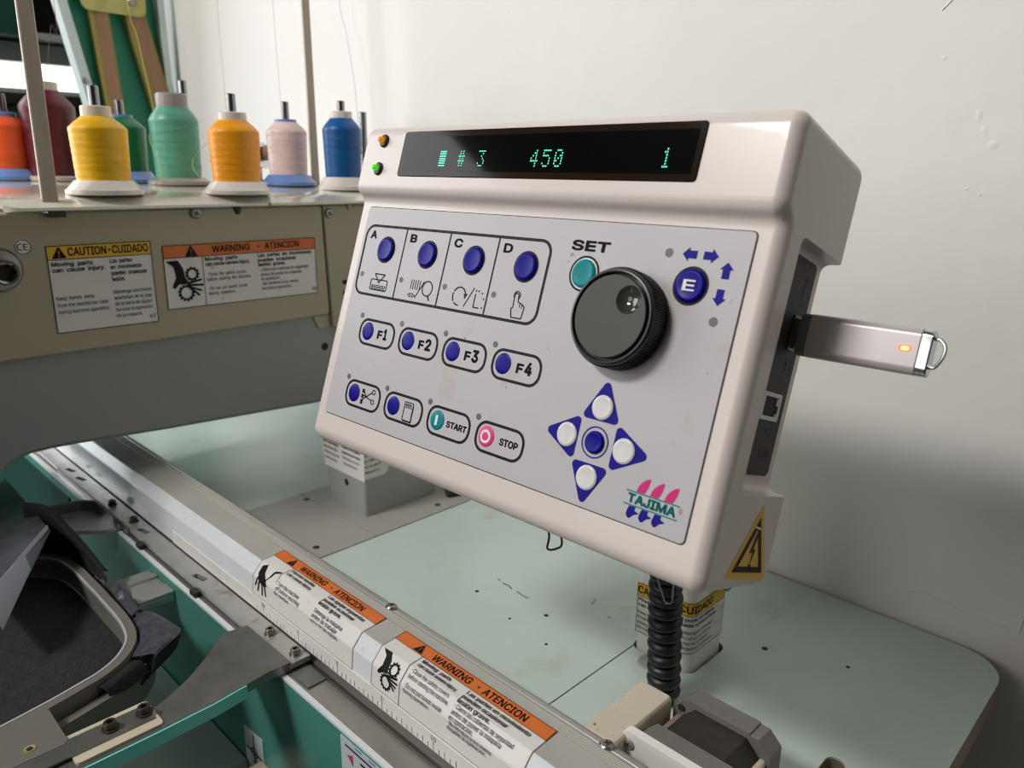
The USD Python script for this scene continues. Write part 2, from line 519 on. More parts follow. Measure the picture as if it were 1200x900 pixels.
def hand_in_gears(x, y, w, h):
    """The pictogram of a hand caught between two gears, in a cell of w x h."""
    P = lambda a, b: (x + a * w, y + b * h)
    g1 = gear(*P(0.70, 0.66), 0.20 * w, 11, 0.115 * w)
    g2 = gear(*P(0.50, 0.25), 0.235 * w, 13, 0.15 * w)
    wrist = Polygon([P(0.02, 0.97), P(0.34, 0.98), P(0.46, 0.80), P(0.50, 0.60), P(0.58, 0.48), P(0.44, 0.42), P(0.34, 0.46), P(0.20, 0.36), P(0.14, 0.40), P(0.26, 0.60), P(0.22, 0.84)])
    fingers = unary_union([stroke([P(0.56, 0.46), P(0.92, 0.52)], 0.055 * w), stroke([P(0.58, 0.42), P(0.96, 0.40)], 0.055 * w), stroke([P(0.58, 0.38), P(0.90, 0.28)], 0.05 * w), stroke([P(0.60, 0.36), P(0.84, 0.18)], 0.05 * w)])
    return [unary_union([wrist.difference(g1.buffer(0.02 * w)).difference(g2.buffer(0.02 * w)), g1, g2, fingers])]


def hand_and_needle(x, y, w, h):
    P = lambda a, b: (x + a * w, y + b * h)
    hand = Polygon([P(0.10, 0.86), P(0.30, 0.96), P(0.38, 0.70), P(0.62, 0.52), P(0.72, 0.40), P(0.55, 0.34), P(0.30, 0.40), P(0.10, 0.62)])
    fingers = [stroke([P(0.30, 0.44), P(0.22, 0.10)], 0.06 * w), stroke([P(0.44, 0.42), P(0.48, 0.06)], 0.06 * w), stroke([P(0.56, 0.42), P(0.68, 0.10)], 0.06 * w), stroke([P(0.20, 0.52), P(0.06, 0.22)], 0.05 * w)]
    needle = [stroke([P(0.58, 0.56), P(0.70, 0.74)], 0.03 * w), stroke([P(0.70, 0.74), P(0.76, 0.88), P(0.98, 0.98)], 0.06 * w)]
    return [unary_union([hand] + fingers + needle)]


def screw_head(thing, at, axis, r, h, m, name='screw', cross=True, washer=True):
    """A pan-head screw with a cross recess; at: centre on the surface, axis: outward."""
    ax = np.asarray(axis, float) / np.linalg.norm(axis)
    prof = [(0, h * 0.98), (r * 0.5, h), (r * 0.8, h * 0.85), (r, h * 0.45), (r * 1.02, 0), (0, 0)][::-1]
    body = lathe([(0, 0), (r * 1.02, 0), (r, h * 0.45), (r * 0.8, h * 0.85), (r * 0.5, h), (0, h)], 24, at, ax)
    p = thing.part(name, body, m)
    if cross:
        x = np.cross([0.2, 0.3, 0.9], ax)
        x /= np.linalg.norm(x)
        y = np.cross(ax, x)
        c = unary_union([sbox(-r * 0.5, -r * 0.1, r * 0.5, r * 0.1), sbox(-r * 0.1, -r * 0.5, r * 0.1, r * 0.5)])
        p.sub('cross_recess', prism(c, h * 0.9, h * 1.02, frame=lambda v: np.asarray(at) + np.outer(v[:, 0], x) + np.outer(v[:, 1], y) + np.outer(v[:, 2], ax)), M['gap'], smooth=False)
    return p


def socket_screw(thing, at, r, h, m):
    p = thing.part('socket_screw', lathe([(0, 0), (r * 1.35, 0), (r * 1.35, h * 0.2), (r, h * 0.22), (r, h * 0.9), (r * 0.9, h), (r * 0.5, h), (r * 0.5, h * 0.6), (0, h * 0.6)], 24, at), m)
    p.sub('hex_recess', lathe([(0, h * 0.62), (r * 0.48, h * 0.62)], 6, at), M['gap'], smooth=False)


# ================================================================== the setting
FZ, CZ = -H, 1.6
WY = 0.6305                                                    # the wall behind the machine
wb = Node('wall_back', base=(0, WY, FZ), kind='structure')
wb.part('plaster', rbox(-1.5, 1.6, WY, WY + 0.1, FZ, CZ, 0.002), M['wall'])


def blob(x, z, w, h, d, rot=0.0):
    d = d * 0.28
    w, h = w * 0.8, h * 0.8
    v, f = lathe([(0, d), (0.35, d * 0.9), (0.7, d * 0.5), (1.0, 0)][::-1], 12)
    c_, s_ = math.cos(rot), math.sin(rot)
    p, q = v[:, 0] * w / 2, v[:, 1] * h / 2
    return (np.c_[x + p * c_ - q * s_, WY - v[:, 2], z + p * s_ + q * c_], f[:, ::-1])


for x, z, w, h, d, ro in ((-0.1931, 0.0807, 0.006, 0.004, 0.0012, 0), (-0.165, 0.0414, 0.006, 0.011, 0.0012, 0.3), (-0.160, 0.031, 0.005, 0.010, 0.001, 0.5), (-0.153, 0.0215, 0.010, 0.009, 0.0014, 0), (-0.1649, -0.0081, 0.004, 0.003, 0.001, 0), (-0.1562, -0.012, 0.0025, 0.0035, 0.001, 0), (-0.6806, 0.0885, 0.004, 0.006, 0.001, 0.4), (-0.9139, 0.1339, 0.003, 0.003, 0.001, 0)):
    wb.part('plaster_bump', blob(x, z, w, h, d, ro), M['wall'], smooth=60)
for p in ([(-0.1989, 0.1123), (-0.196, 0.1152), (-0.1932, 0.1181)], [(-0.1687, -0.3292), (-0.150, -0.3240), (-0.1290, -0.3265), (-0.1187, -0.3292)], [(-0.1114, -0.3312), (-0.099, -0.3290), (-0.0861, -0.3291)], [(-0.080, -0.318), (-0.081, -0.331)], [(-0.071, -0.318), (-0.071, -0.329)]):
    wb.part('plaster_scratch', tube(spline([(x, WY, z) for x, z in p], 5), 0.0006, 6), M['wall'], smooth=60)
single('wall_back', rbox(-2.4, -1.4, 1.2, 1.3, FZ, CZ, 0.002), M['roomwall'], kind='structure')
single('wall_alcove', rbox(-1.5, -1.4, WY + 0.1, 1.2, FZ, CZ, 0.002), M['roomwall'], kind='structure')
single('floor', rbox(-2.4, 1.6, -2.7, 1.3, FZ - 0.1, FZ, 0.002), M['floor'], kind='structure')
single('ceiling', rbox(-2.4, 1.6, -2.7, 1.3, CZ, CZ + 0.1, 0.002), M['ceiling'], kind='structure')
single('wall_right', rbox(1.5, 1.6, -2.6, WY, FZ, CZ, 0.002), M['sidewall'], kind='structure')
single('wall_front', rbox(-2.4, 1.6, -2.7, -2.6, FZ, CZ, 0.002), M['roomwall'], kind='structure')
single('wall_left', rbox(-2.4, -2.3, -2.6, 1.2, FZ, CZ, 0.002), M['roomwall'], kind='structure')
wn = Node('window_1', base=(-2.3, 0.6, 0.16), kind='structure')
wn.part('window_pane', rbox(-2.3, -2.29, 0.36, 0.86, 0.182, 0.242, 0.001), M['pane'])
wn.part('window_frame', vf([rbox(-2.3, -2.265, 0.34, 0.88, 0.242, 0.288, 0.003), rbox(-2.3, -2.265, 0.34, 0.88, 0.158, 0.182, 0.003), rbox(-2.3, -2.27, 0.34, 0.36, 0.182, 0.242, 0.002), rbox(-2.3, -2.27, 0.86, 0.88, 0.182, 0.242, 0.002)]), M['cabrail'])

cb = Node('storage_cabinet', 'dark green wall cabinet with an open black bay above the bright strip window', 'cabinet', base=(-2.28, 0.6, 0.29))
cb.part('door', rbox(-2.298, -2.20, 0.30, 0.617, 0.292, 1.0, 0.004), M['cabgreen'])
cb.part('door_rib', rbox(-2.2, -2.19, 0.585, 0.60, 0.30, 0.99, 0.003), M['cabgreen'])
cb.part('back_panel', rbox(-2.298, -2.28, 0.617, 0.90, 0.292, 1.0, 0.003), M['cabblack'])
cb.part('side_panel', rbox(-2.298, -2.20, 0.90, 0.93, 0.292, 1.0, 0.004), M['cabgreen'])
cb.part('bottom_rail', rbox(-2.28, -2.20, 0.617, 0.90, 0.292, 0.305, 0.002), M['cabrail'])
lc = Node('low_cabinet', 'dark green low cabinet under the bright strip window', 'cabinet', base=(-2.2, 0.6, FZ))
lc.part('carcass', rbox(-2.298, -2.0, 0.0, 1.19, FZ, 0.125, 0.004), M['cabgreen'])
lc.part('worktop', rbox(-2.298, -1.985, 0.0, 1.195, 0.125, 0.15, 0.004), M['cabblack'])

# leaning green board with an aluminium frame, two sticks and their plate
bx = -1.45
bd = Node('green_board', 'tall green board in a pale aluminium frame leaning beside the white wall', 'board', base=(bx, 0.53, FZ))
fr = lambda v: np.c_[bx - 0.026 + v[:, 2], v[:, 0], v[:, 1]]
bd.part('panel', prism(Polygon([(0.66, FZ), (0.73, FZ), (0.61, 0.275), (0.61, 0.62), (0.398, 0.62), (0.452, 0.2535), (0.479, 0.095)]), 0.0, 0.012, frame=fr), M['boardgreen'], smooth=False)
bd.part('frame_stile', prism(Polygon([(0.655, FZ), (0.670, FZ), (0.4745 + 0.012, 0.095), (0.458, 0.2535), (0.404, 0.62), (0.388, 0.62), (0.443, 0.2535), (0.471, 0.095)]), 0.002, 0.03, frame=fr), M['boardframe'], smooth=False)
bd.part('frame_stile', prism(Polygon([(0.72, FZ), (0.735, FZ), (0.6135, 0.1187), (0.6120, 0.2783), (0.611, 0.62), (0.599, 0.62), (0.601, 0.2755), (0.603, 0.1175)]), 0.002, 0.03, frame=fr), M['boardframe'], smooth=False)
bd.part('frame_rivet', lathe([(0, 0.003), (0.004, 0.002), (0.005, 0)][::-1], 16, (bx + 0.004, 0.470, 0.135), (1, 0, 0)), M['screw'])
hg = Node('stick_hanger', 'pair of wooden sticks spread below a yellowish zinc plate on the green board', 'hanger', base=(bx + 0.02, 0.53, -0.2))
hg.part('plate', prism(rrect(0.477, 0.578, 0.243, 0.40, 0.012), 0.032, 0.036, frame=fr), M['brass'])
for y_, z_ in ((0.503, 0.268), (0.556, 0.265)):
    hg.part('plate_screw', lathe([(0, 0.003), (0.006, 0.002), (0.008, 0)][::-1], 20, (bx + 0.010, y_, z_), (1, 0, 0)), M['screw'])
for a, b, c, d in (((0.489, 0.28), (0.516, 0.28), (0.540, -0.15), (0.512, -0.15)), ((0.536, 0.28), (0.570, 0.28), (0.668, -0.15), (0.634, -0.15))):
    s_ = hg.part('stick', prism(Polygon([a, b, c, d]), 0.013, 0.032, frame=fr), M['wood2'], smooth=False)
    in_ = lambda p, q, t: (p[0] + (q[0] - p[0]) * t, p[1] + (q[1] - p[1]) * t)
    s_.sub('stick_face', prism(Polygon([in_(a, b, 0.25), in_(a, b, 0.85), in_(d, c, 0.85), in_(d, c, 0.25)]), 0.0315, 0.0335, frame=fr), M['wood'], smooth=False)

# ================================================================== machine stand and table
TZ = -0.355                                                    # table top
base = Node('machine_stand', 'glossy teal machine stand front under the aluminium rail with target sticker', 'machine stand', base=(-0.7, 0.3, FZ))
base.part('body', rbox(-1.36, -0.16, 0.2193, 0.60, FZ, TZ - 0.021, 0.003), M['teal'])
base.part('fascia', rbox(-1.36, -0.16, 0.216, 0.2193, FZ, -0.3378, 0.0006), M['teal'])
base.part('side_panel', rbox(-1.36, -0.877, 0.2145, 0.2165, -0.4425, -0.3458, 0.0005), M['tealshade'], label='teal side panel with shade in its colour')  # shade at the far end of the front, painted into this panel
base.part('throat_plate', rbox(-1.36, -0.492, -0.60, 0.2155, -0.458, -0.443, 0.002), M['throat'], label='pale grey-green glossy deck plate')
base.part('added_dark_cover', rbox(-1.36, -0.70, -0.58, 0.2140, -0.4428, -0.4405, 0.0008), M['tealshade'], label='dark plate added for shade on the deck')  # plate added so the deck looks shaded and mirrors dark in the teal front
base.part('deck_edge', rbox(-1.36, -0.4915, -0.60, 0.2155, -0.50, -0.459, 0.003), M['slot'])
base.part('foot_panel', rbox(-1.36, -0.50, -0.55, 0.2155, FZ, -0.50, 0.003), M['tealshade'])
base.part('corner_bracket', vf([rbox(-0.470, -0.440, 0.19, 0.2165, -0.475, -0.43, 0.002)]), M['creamplate'])
fy = lambda v: np.c_[v[:, 0], np.full(len(v), 0.2156), v[:, 1]]
tg = base.part('target_sticker', prism(Polygon([(-0.4945, -0.4125), (-0.4655, -0.4100), (-0.4655, -0.452), (-0.4945, -0.452)]), 0, 0.0004, frame=lambda v: np.c_[v[:, 0], 0.216 - v[:, 2], v[:, 1]]), M['signwhite'], smooth=False, label='white sticker with a black cross target')
tcx, tcz = -0.480, -0.430
tg.sub('target_print', decal([ring(Point(tcx, tcz).buffer(0.0042), 0.0012), stroke([(tcx - 0.012, tcz), (tcx + 0.012, tcz)], 0.0016), stroke([(tcx, tcz - 0.016), (tcx, tcz + 0.016)], 0.0016), stroke([(tcx - 0.003, tcz - 0.009), (tcx + 0.003, tcz - 0.006)], 0.001)], lambda v: np.c_[v[:, 0], np.full(len(v), 0.2154), v[:, 1]]), M['black'], smooth=False)
sg = base.part('name_plate', prism(sbox(-0.356, -0.46, -0.13, -0.3345 - 0.0045), 0, 0.0006, frame=lambda v: np.c_[v[:, 0], 0.216 - v[:, 2], v[:, 1]]), M['signwhite'], smooth=False, label='pale plate lettered TMEX with purple rule and magenta arrow')
sg.sub('plate_rule', decal([sbox(-0.351, -0.3440, -0.14, -0.3425)], lambda v: np.c_[v[:, 0], np.full(len(v), 0.2152), v[:, 1]]), M['purple'], smooth=False)
sg.sub('plate_arrow', decal([Polygon([(-0.349, -0.3500), (-0.343, -0.3470), (-0.343, -0.3550)])], lambda v: np.c_[v[:, 0], np.full(len(v), 0.2152), v[:, 1]]), M['magenta'], smooth=False)
sg.sub('plate_lettering', decal([text2d('TMEX', -0.335, -0.3560, 0.0085, 0.036, True), text2d('embroidery machine', -0.338, -0.3620, 0.003, 0.042)], fy_ := (lambda v: np.c_[v[:, 0], np.full(len(v), 0.2152), v[:, 1]])), M['black'], smooth=False)
sg.sub('plate_dashes', decal([sbox(-0.340 + k * 0.014, -0.3400, -0.333 + k * 0.014, -0.3392) for k in range(9)], fy_), M['teallogo'], smooth=False)

# table: one laminated top with a seam, a slot and a cut-out for the post
corner = rrect(-1.40, -0.0817, 0.262, WY - 0.004, 0.034, 8)
tp = unary_union([corner, sbox(-1.40, 0.262, -0.0817, 0.35)])
holes = unary_union([sbox(-0.2971, 0.262, -0.2959, 0.445), rrect(-0.2988, -0.2442, 0.4402, 0.4945, 0.009), sbox(-0.1395, 0.33, -0.1275, 0.430).union(Point(-0.1335, 0.430).buffer(0.006))])
tb = Node('work_table', 'pale green laminate table with a chipped rounded corner against the wall', 'table', base=(-0.7, 0.45, TZ - 0.02))
tb.part('table_top', prism(tp.difference(holes), TZ - 0.0015, TZ), M['table'], smooth=False)
tb.part('edge_band', prism(tp.buffer(0.0004).difference(unary_union([holes, sbox(-3, 0.2, -0.50, 0.27)])), TZ - 0.020, TZ - 0.0015), M['tableedge'], smooth=False, label='brownish raw edge of the table board')
for k, (x_, y_, l_, a_) in enumerate(((-0.1075, 0.6185, 0.010, -0.35), (-0.0985, 0.609, 0.013, -0.9), (-0.0925, 0.603, 0.012, -1.0), (-0.1135, 0.611, 0.006, 0.3))):
    tb.part('edge_chip', prism(affinity.rotate(Point(0, 0).buffer(1, quad_segs=3), 0).__class__([(l_ * p * math.cos(a_) - q * math.sin(a_) + x_, l_ * p * math.sin(a_) + q * math.cos(a_) + y_) for p, q in ((-0.5, 0.0), (-0.2, 0.0013), (0.3, 0.001), (0.5, 0.0002), (0.2, -0.0012), (-0.3, -0.0008))]), TZ, TZ + 0.0002), M['chip'], smooth=False)
for k, (x_, y_, r_) in enumerate(((-0.167, 0.535, 0.0014), (-0.222, 0.512, 0.0022), (-0.44, 0.41, 0.0016), (-0.372, 0.425, 0.0018), (-0.39, 0.40, 0.0012), (-0.345, 0.395, 0.0012))):
    tb.part('screw_hole', lathe([(0, 0.0002), (r_, 0.0002), (r_ * 1.1, 0)][::-1], 12, (x_, y_, TZ)), M['gap'], smooth=False)
for pts, w in (([(-0.4420, 0.4380), (-0.4385, 0.4372)], 0.0010), ([(-0.4340, 0.4358), (-0.4260, 0.4362), (-0.4220, 0.4345)], 0.0014), ([(-0.4150, 0.4345), (-0.4070, 0.4335), (-0.4010, 0.4338)], 0.0012), ([(-0.3560, 0.4650), (-0.3590, 0.4740)], 0.0009), ([(-0.3350, 0.4600), (-0.3320, 0.4605)], 0.0010)):
    tb.part('scuff', prism(stroke(pts, w), TZ, TZ + 0.00015), M['scuff'], smooth=False)
plug = tb.part('hole_plug', lathe([(0, 0.0012), (0.005, 0.0012), (0.0085, 0.0016), (0.0095, 0)][::-1], 24, (-0.2745, 0.433, TZ)), M['postgrey'])

# grey sheet plate let into the table with the casting that stands on it
bp = Node('base_plate', 'flat grey metal plate on the table under the grey casting', 'metal plate', base=(-0.66, 0.45, TZ))
bp.part('plate', prism(unary_union([sbox(-0.7295, 0.31, -0.586, 0.45), rrect(-0.7295, -0.586, 0.40, 0.545, 0.012)]), TZ, TZ + 0.0014), M['plategrey'], smooth=False)
bp.part('plate_fold', prism(sbox(-0.7295, 0.408, -0.586, 0.4095), TZ + 0.0014, TZ + 0.0022), M['postgrey'], smooth=False)
for x_, y_ in ((-0.712, 0.405), (-0.606, 0.352), (-0.60, 0.50)):
    bp.part('plate_screw', lathe([(0, 0.0006), (0.003, 0.0006), (0.0035, 0)][::-1], 16, (x_, y_, TZ + 0.0014)), M['screwdark'])

pz0 = TZ + 0.0014
def casting(x0b, x0t, zt):
    pts = []
    for z, xa in ((pz0, x0b), (zt, x0t)):
        for p in np.asarray(rrect(xa, -0.628, 0.4254, 0.522, 0.004, 3).exterior.coords)[:-1]:
            pts.append((*p, z))
    return hull(pts)
ps = Node('grey_post', 'grey tapered casting with a worn white warning label on the grey plate', 'post', base=(-0.66, 0.47, pz0))
ps.part('casting', casting(-0.6945, -0.7075, -0.287), M['postgrey'])
ps.part('casting_cap', casting(-0.7075, -0.7075, -0.2868) if False else rbox(-0.7075, -0.628, 0.4254, 0.522, -0.2872, -0.278, 0.003), M['postgrey'])
ps.part('peg', lathe([(0, 0), (0.006, 0), (0.0065, 0.02), (0.005, 0.026), (0, 0.027)], 20, (-0.610, 0.522, -0.348), (0.3, 1, 0)), M['screwdark'])
ps.part('bore', lathe([(0, 0.0003), (0.0035, 0.0003), (0.004, 0)][::-1], 18, (-0.6615, 0.4254, -0.3235), (0, -1, 0)), M['gap'])
def post_front(v):                                             # s runs along the front face, round the corner and back along the side
    s = v[:, 0]
    lean = np.interp(v[:, 1], [-0.355, -0.287], [0, -0.0135])
    x = np.where(s < 0, -0.628 + s / 0.08 * (0.0668 - lean), -0.6276)
    y = np.where(s < 0, 0.4250, 0.4254 + s)
    return np.c_[x, y, v[:, 1]]
lab = unary_union([sbox(-0.0785, -0.314, 0, -0.279), rrect(-0.02, 0.031, -0.3115, -0.262, 0.008).intersection(sbox(-0.001, -0.33, 0.05, -0.279))])
ld = ps.part('warning_label', decal([lab.intersection(sbox(-1, -1, 0, 1)), lab.intersection(sbox(0, -1, 1, 1))], post_front), M['stickerwhite'], smooth=False, label='worn white label wrapped round the corner')
tx = []
for k, (t, w) in enumerate((('can cause injury.', 0.030), ('Keep hands clear', 0.027), ('of the moving arm', 0.029), ('while running.', 0.024))):
    tx.append(text2d(t, -0.075, -0.2865 - k * 0.0062, 0.0030, w, k < 1))
for k, (t, w) in enumerate((('El punto de cogerse', 0.033), ('puede ocasionar lesión.', 0.034), ('Mantenga sus manos', 0.031), ('fuera del brazo', 0.026))):
    tx.append(text2d(t, -0.039, -0.285 - k * 0.0062, 0.0030, w, k < 2))
for k, w in enumerate((0.022, 0.024, 0.020, 0.018)):
    tx.append(text2d(('de la máquina', 'en operación', 'no la abra', 'lesión')[k], 0.001, -0.2865 - k * 0.0062, 0.0030, w))
ld.sub('label_print', decal(tx, lambda v: post_front(v) + [0.0003, -0.0003, 0]), M['black'], smooth=False)

# white square post on the right, with its caution label
wx0, wx1, wy0, wy1 = -0.2965, -0.2470, 0.4420, 0.4908
pw = Node('white_post', 'white square post with yellow caution label standing in a table cut-out', 'post', base=(-0.272, 0.466, TZ - 0.02))
pw.part('tube', prism(rrect(wx0, wx1, wy0, wy1, 0.007, 6), TZ - 0.02, -0.13), M['postwhite'])
pw.part('bracket_arm', rbox(wx0 + 0.004, wx1 - 0.004, 0.352, 0.46, -0.165, -0.131, 0.004), M['postwhite'])
pw.part('knob', lathe([(0, 0), (0.006, 0), (0.0065, 0.008), (0, 0.009)], 18, (wx1 - 0.0005, wy1 - 0.012, -0.292), (1, 0, 0)), M['screw'])
WR = 0.007
arc = WR * math.pi / 2
def post_wrap(v, off=0.0):                                     # s < 0: front face; then the rounded corner; then the right side
    s = v[:, 0]
    t = np.clip(s / WR, 0, math.pi / 2)
    r = WR + off
    x = np.where(s <= 0, wx1 - WR + s, np.where(s >= arc, wx1 + off, wx1 - WR + r * np.sin(t)))
    y = np.where(s <= 0, wy0 - off, np.where(s >= arc, wy0 + WR + (s - arc), wy0 + WR - r * np.cos(t)))
    return np.c_[x, y, v[:, 1]]
L0, L1, LZ0, LZ1 = -0.041, arc + 0.0375, -0.3405, -0.2985
yel = sbox(L0, LZ1 - 0.0105, L1, LZ1)
lb = pw.part('caution_label', decal([rrect(L0, L1, LZ0, LZ1 + 0.0002, 0.004)], lambda v: post_wrap(v, 0.0002), 0.0015), M['stickerwhite'], smooth=False, label='white label with a yellow heading band wrapped round the post')
lb.sub('heading_band', decal([yel], lambda v: post_wrap(v, 0.0004), 0.0015), M['yellow'], smooth=False)
tx = [ring(sbox(L0 + 0.0005, LZ0 + 0.0005, L1 - 0.0005, LZ1 - 0.0005), 0.0004), sbox(L0, LZ1 - 0.0109, L1, LZ1 - 0.0105), text2d('CAUTION', -0.0400, LZ1 - 0.0082, 0.0058, 0.032, True), text2d('CUIDADO', -0.0035, LZ1 - 0.0082, 0.0058, 0.034, True), Point(-0.0055, LZ1 - 0.0055).buffer(0.0007)]
for k, (t, w, b_) in enumerate((('Pinch point', 0.022, True), ('can cause injury', 0.032, True), ('Keep hands and', 0.025, False), ('fingers of the hand', 0.030, False), ('away and', 0.018, False), ('do not lean here', 0.028, False))):
    tx.append(text2d(t, -0.0395, LZ1 - 0.0148 - k * 0.0043 - (0.002 if k > 1 else 0), 0.0026, w, b_))
for k, (t, w, b_) in enumerate((('El punto de cogerse', 0.036, True), ('puede ocasionar lesión.', 0.040, True), ('Mantenga su mano lejos', 0.036, False), ('del cabezal y cuidado', 0.033, False), ('al mover la mano a', 0.030, False), ('la máquina en operación.', 0.037, False))):
    tx.append(text2d(t, -0.0030, LZ1 - 0.0148 - k * 0.0043 - (0.002 if k > 1 else 0), 0.0026, w, b_))
lb.sub('label_print', decal(tx, lambda v: post_wrap(v, 0.0007), 0.003), M['black'], smooth=False)

# corrugated black cable from the panel down through the table
cp = spline([(-0.247, 0.350, -0.13), (-0.247, 0.384, -0.17), (-0.2462, 0.398, -0.23), (-0.2445, 0.401, -0.29), (-0.2425, 0.403, -0.356)], 24)
d_ = np.r_[0, np.cumsum(np.linalg.norm(np.diff(cp, axis=0), axis=1))]
CPI = 0.0090
n_ = int(d_[-1] / CPI)
cc = Node('spiral_cable', 'black corrugated cable hanging from the control panel beside the white post', 'cable', base=(-0.2425, 0.403, TZ))
cc.part('core', tube(cp, 0.0075, 14), M['rubber'])
for k in range(n_):
    sk = (k + 0.5) * CPI
    at = np.array([np.interp(sk, d_, cp[:, i]) for i in range(3)])
    dr = np.array([np.interp(sk + 0.002, d_, cp[:, i]) - np.interp(sk - 0.002, d_, cp[:, i]) for i in range(3)])
    dr = dr + RNG.normal(0, 0.00025, 3)
    a = np.linspace(0, 2 * math.pi, 12)
    cc.part('coil', lathe([(0.0073 + 0.0045 * math.cos(q), 0.0044 * math.sin(q)) for q in a], 28, at, dr), M['rubber'], smooth=60)

# ================================================================== stepping motor and its bracket
mo = Node('stepping_motor', 'grey and black stepping motor lying on the table beside the cream bracket', 'motor', base=(-0.172, 0.335, TZ))
def oct_(x0, x1, z0, z1, c):
    return Polygon([(x0 + c, z0), (x1 - c, z0), (x1, z0 + c), (x1, z1 - c), (x1 - c, z1), (x0 + c, z1), (x0, z1 - c), (x0, z0 + c)])
my = lambda v: np.c_[v[:, 0], v[:, 2], v[:, 1]]
X0, X1, Z0, Z1 = -0.2035, -0.1420, TZ + 0.0005, -0.3000
rear = oct_(X0, X1, Z0, Z1, 0.0075).union(sbox(X0 + 0.009, Z1 - 0.001, X1 - 0.013, Z1 + 0.0012))
mo.part('rear_cap', prism(rear.buffer(-0.0008).buffer(0.0008, quad_segs=3), 0.3505, 0.3643, frame=my), M['motorgrey'])
mo.part('front_cap', prism(oct_(X0, X1, Z0, Z1 + 0.0005, 0.0075).buffer(-0.0008).buffer(0.0008, quad_segs=3), 0.3098, 0.3222, frame=my), M['motorgrey'])
mo.part('lamination_stack', prism(oct_(X0 + 0.004, X1 - 0.004, Z0 + 0.002, Z1 - 0.0022, 0.0105), 0.3218, 0.3510, frame=my), M['motorblack'])
mo.part('stack_edge', prism(sbox(X0 + 0.0035, Z0 + 0.012, X0 + 0.0075, Z1 - 0.0105), 0.3212, 0.3502, frame=my), M['tableedge'])
for x_, z_ in ((X1 - 0.0042, Z1 - 0.0125), (X1 - 0.0030, Z1 - 0.0215)):
    mo.part('through_bolt', lathe([(0, 0), (0.0023, 0), (0.0023, 0.030), (0, 0.030)], 16, (x_, 0.3206, z_), (0, 1, 0)), M['creamplate'])
mo.part('cap_eye', lathe([(0, 0.0002), (0.0022, 0.0002), (0.0024, 0)][::-1], 14, (X0 + 0.0055, 0.3499, Z1 - 0.0055), (0, -1, 0)), M['gap'])

br = Node('motor_bracket', 'cream painted sheet bracket holding the stepping motor', 'bracket', base=(-0.22, 0.32, TZ))
br.part('housing', rbox(-0.2275, -0.2045, 0.2925, 0.3515, TZ, -0.3015, 0.003, 4), M['bracket'])
br.part('flange', prism(unary_union([sbox(-0.2088, -0.345, -0.13, -0.32), rrect(-0.2088, -0.13, TZ, -0.2990, 0.006)]), 0.3045, 0.3100, frame=my), M['postwhite'], label='white upright flange in front of the motor')
screw_head(br, (-0.2026, 0.3045, -0.3064), (0, -1, 0), 0.0034, 0.0014, mat('zinc_screw', (168, 164, 156), 0.35, metal=0.35), 'flange_screw')

# ================================================================== the ruled beam with its cover (moves the hoop)
bxl, bxr = -1.35, 0.05
beam = Node('hoop_beam', 'long aluminium beam with white ruled cover and orange warning labels across the machine', 'machine beam', base=(-0.6, 0.26, -0.345))
prof = [(0.2398, -0.3275), (0.2400, -0.3160), (0.2414, -0.3015), (0.2422, -0.3002), (0.2487, -0.2929), (0.2500, -0.2922), (0.2595, -0.2916), (0.2684, -0.2906)]
# bevelled white front, then a flat grey top with a ridged strip, a groove and a back lip
beam.part('cover_front', xprism(prof[:6] + [(0.2500, -0.2924), (0.2500, -0.3275)], bxl, bxr), M['coverwhite'], smooth=False, label='white bevelled cover front')
beam.part('cover_top', xprism([(0.2497, -0.3275), (0.2497, -0.29225), (0.2595, -0.2916), (0.2684, -0.2909), (0.2694, -0.2911), (0.2780, -0.2931), (0.2806, -0.2940), (0.2810, -0.2946), (0.2816, -0.2940), (0.2858, -0.2956), (0.2858, -0.3275)], bxl, bxr), M['covertop'], smooth=False, label='flat grey cover top')
beam.part('ridged_strip', xprism([(0.2690, -0.2920)] + [(0.2692 + k * 0.00085, -0.2907 - 0.00045 * (k % 2) - k * 0.000195) for k in range(11)] + [(0.2780, -0.2940)], bxl, bxr), M['ridge'], smooth=False, label='pale ridged strip')
beam.part('cover_lip', xprism([(0.2856, -0.2975), (0.2860, -0.2960), (0.2868, -0.2958), (0.2874, -0.2963), (0.2874, -0.352), (0.2858, -0.352)], bxl, bxr), M['alum'], smooth=False)
rp = [(0.2390, -0.3275), (0.2390, -0.3162), (0.2397, -0.3158), (0.2404, -0.3162), (0.2404, -0.3275)]
rul = beam.part('ruler_strip', xprism(rp, -0.66, bxr), M['stickerwhite'], smooth=False, label='white ruler strip with black millimetre marks')
ticks, x = [], -0.3455 - 0.05 * 6
rx0 = -0.3938                                                   # zero of the scale
for k in range(-22, 40):
    xx = rx0 + k * 0.005
    if not -0.62 < xx < 0.04:
        continue
    tall = 0.0060 if k % 10 == 0 else (0.0045 if k % 2 == 0 else 0.0032)
    ticks.append(sbox(xx - 0.00018, -0.3270, xx + 0.00018, -0.3270 + tall))
    if k % 10 == 0:
        ticks.append(text2d(str(abs(k // 2)), xx, -0.3270 + 0.0066, 0.0030, None, False, 'c'))
rul.sub('ruler_print', decal(ticks, lambda v: np.c_[v[:, 0], np.full(len(v), 0.23885), v[:, 1]]), M['black'], smooth=False)
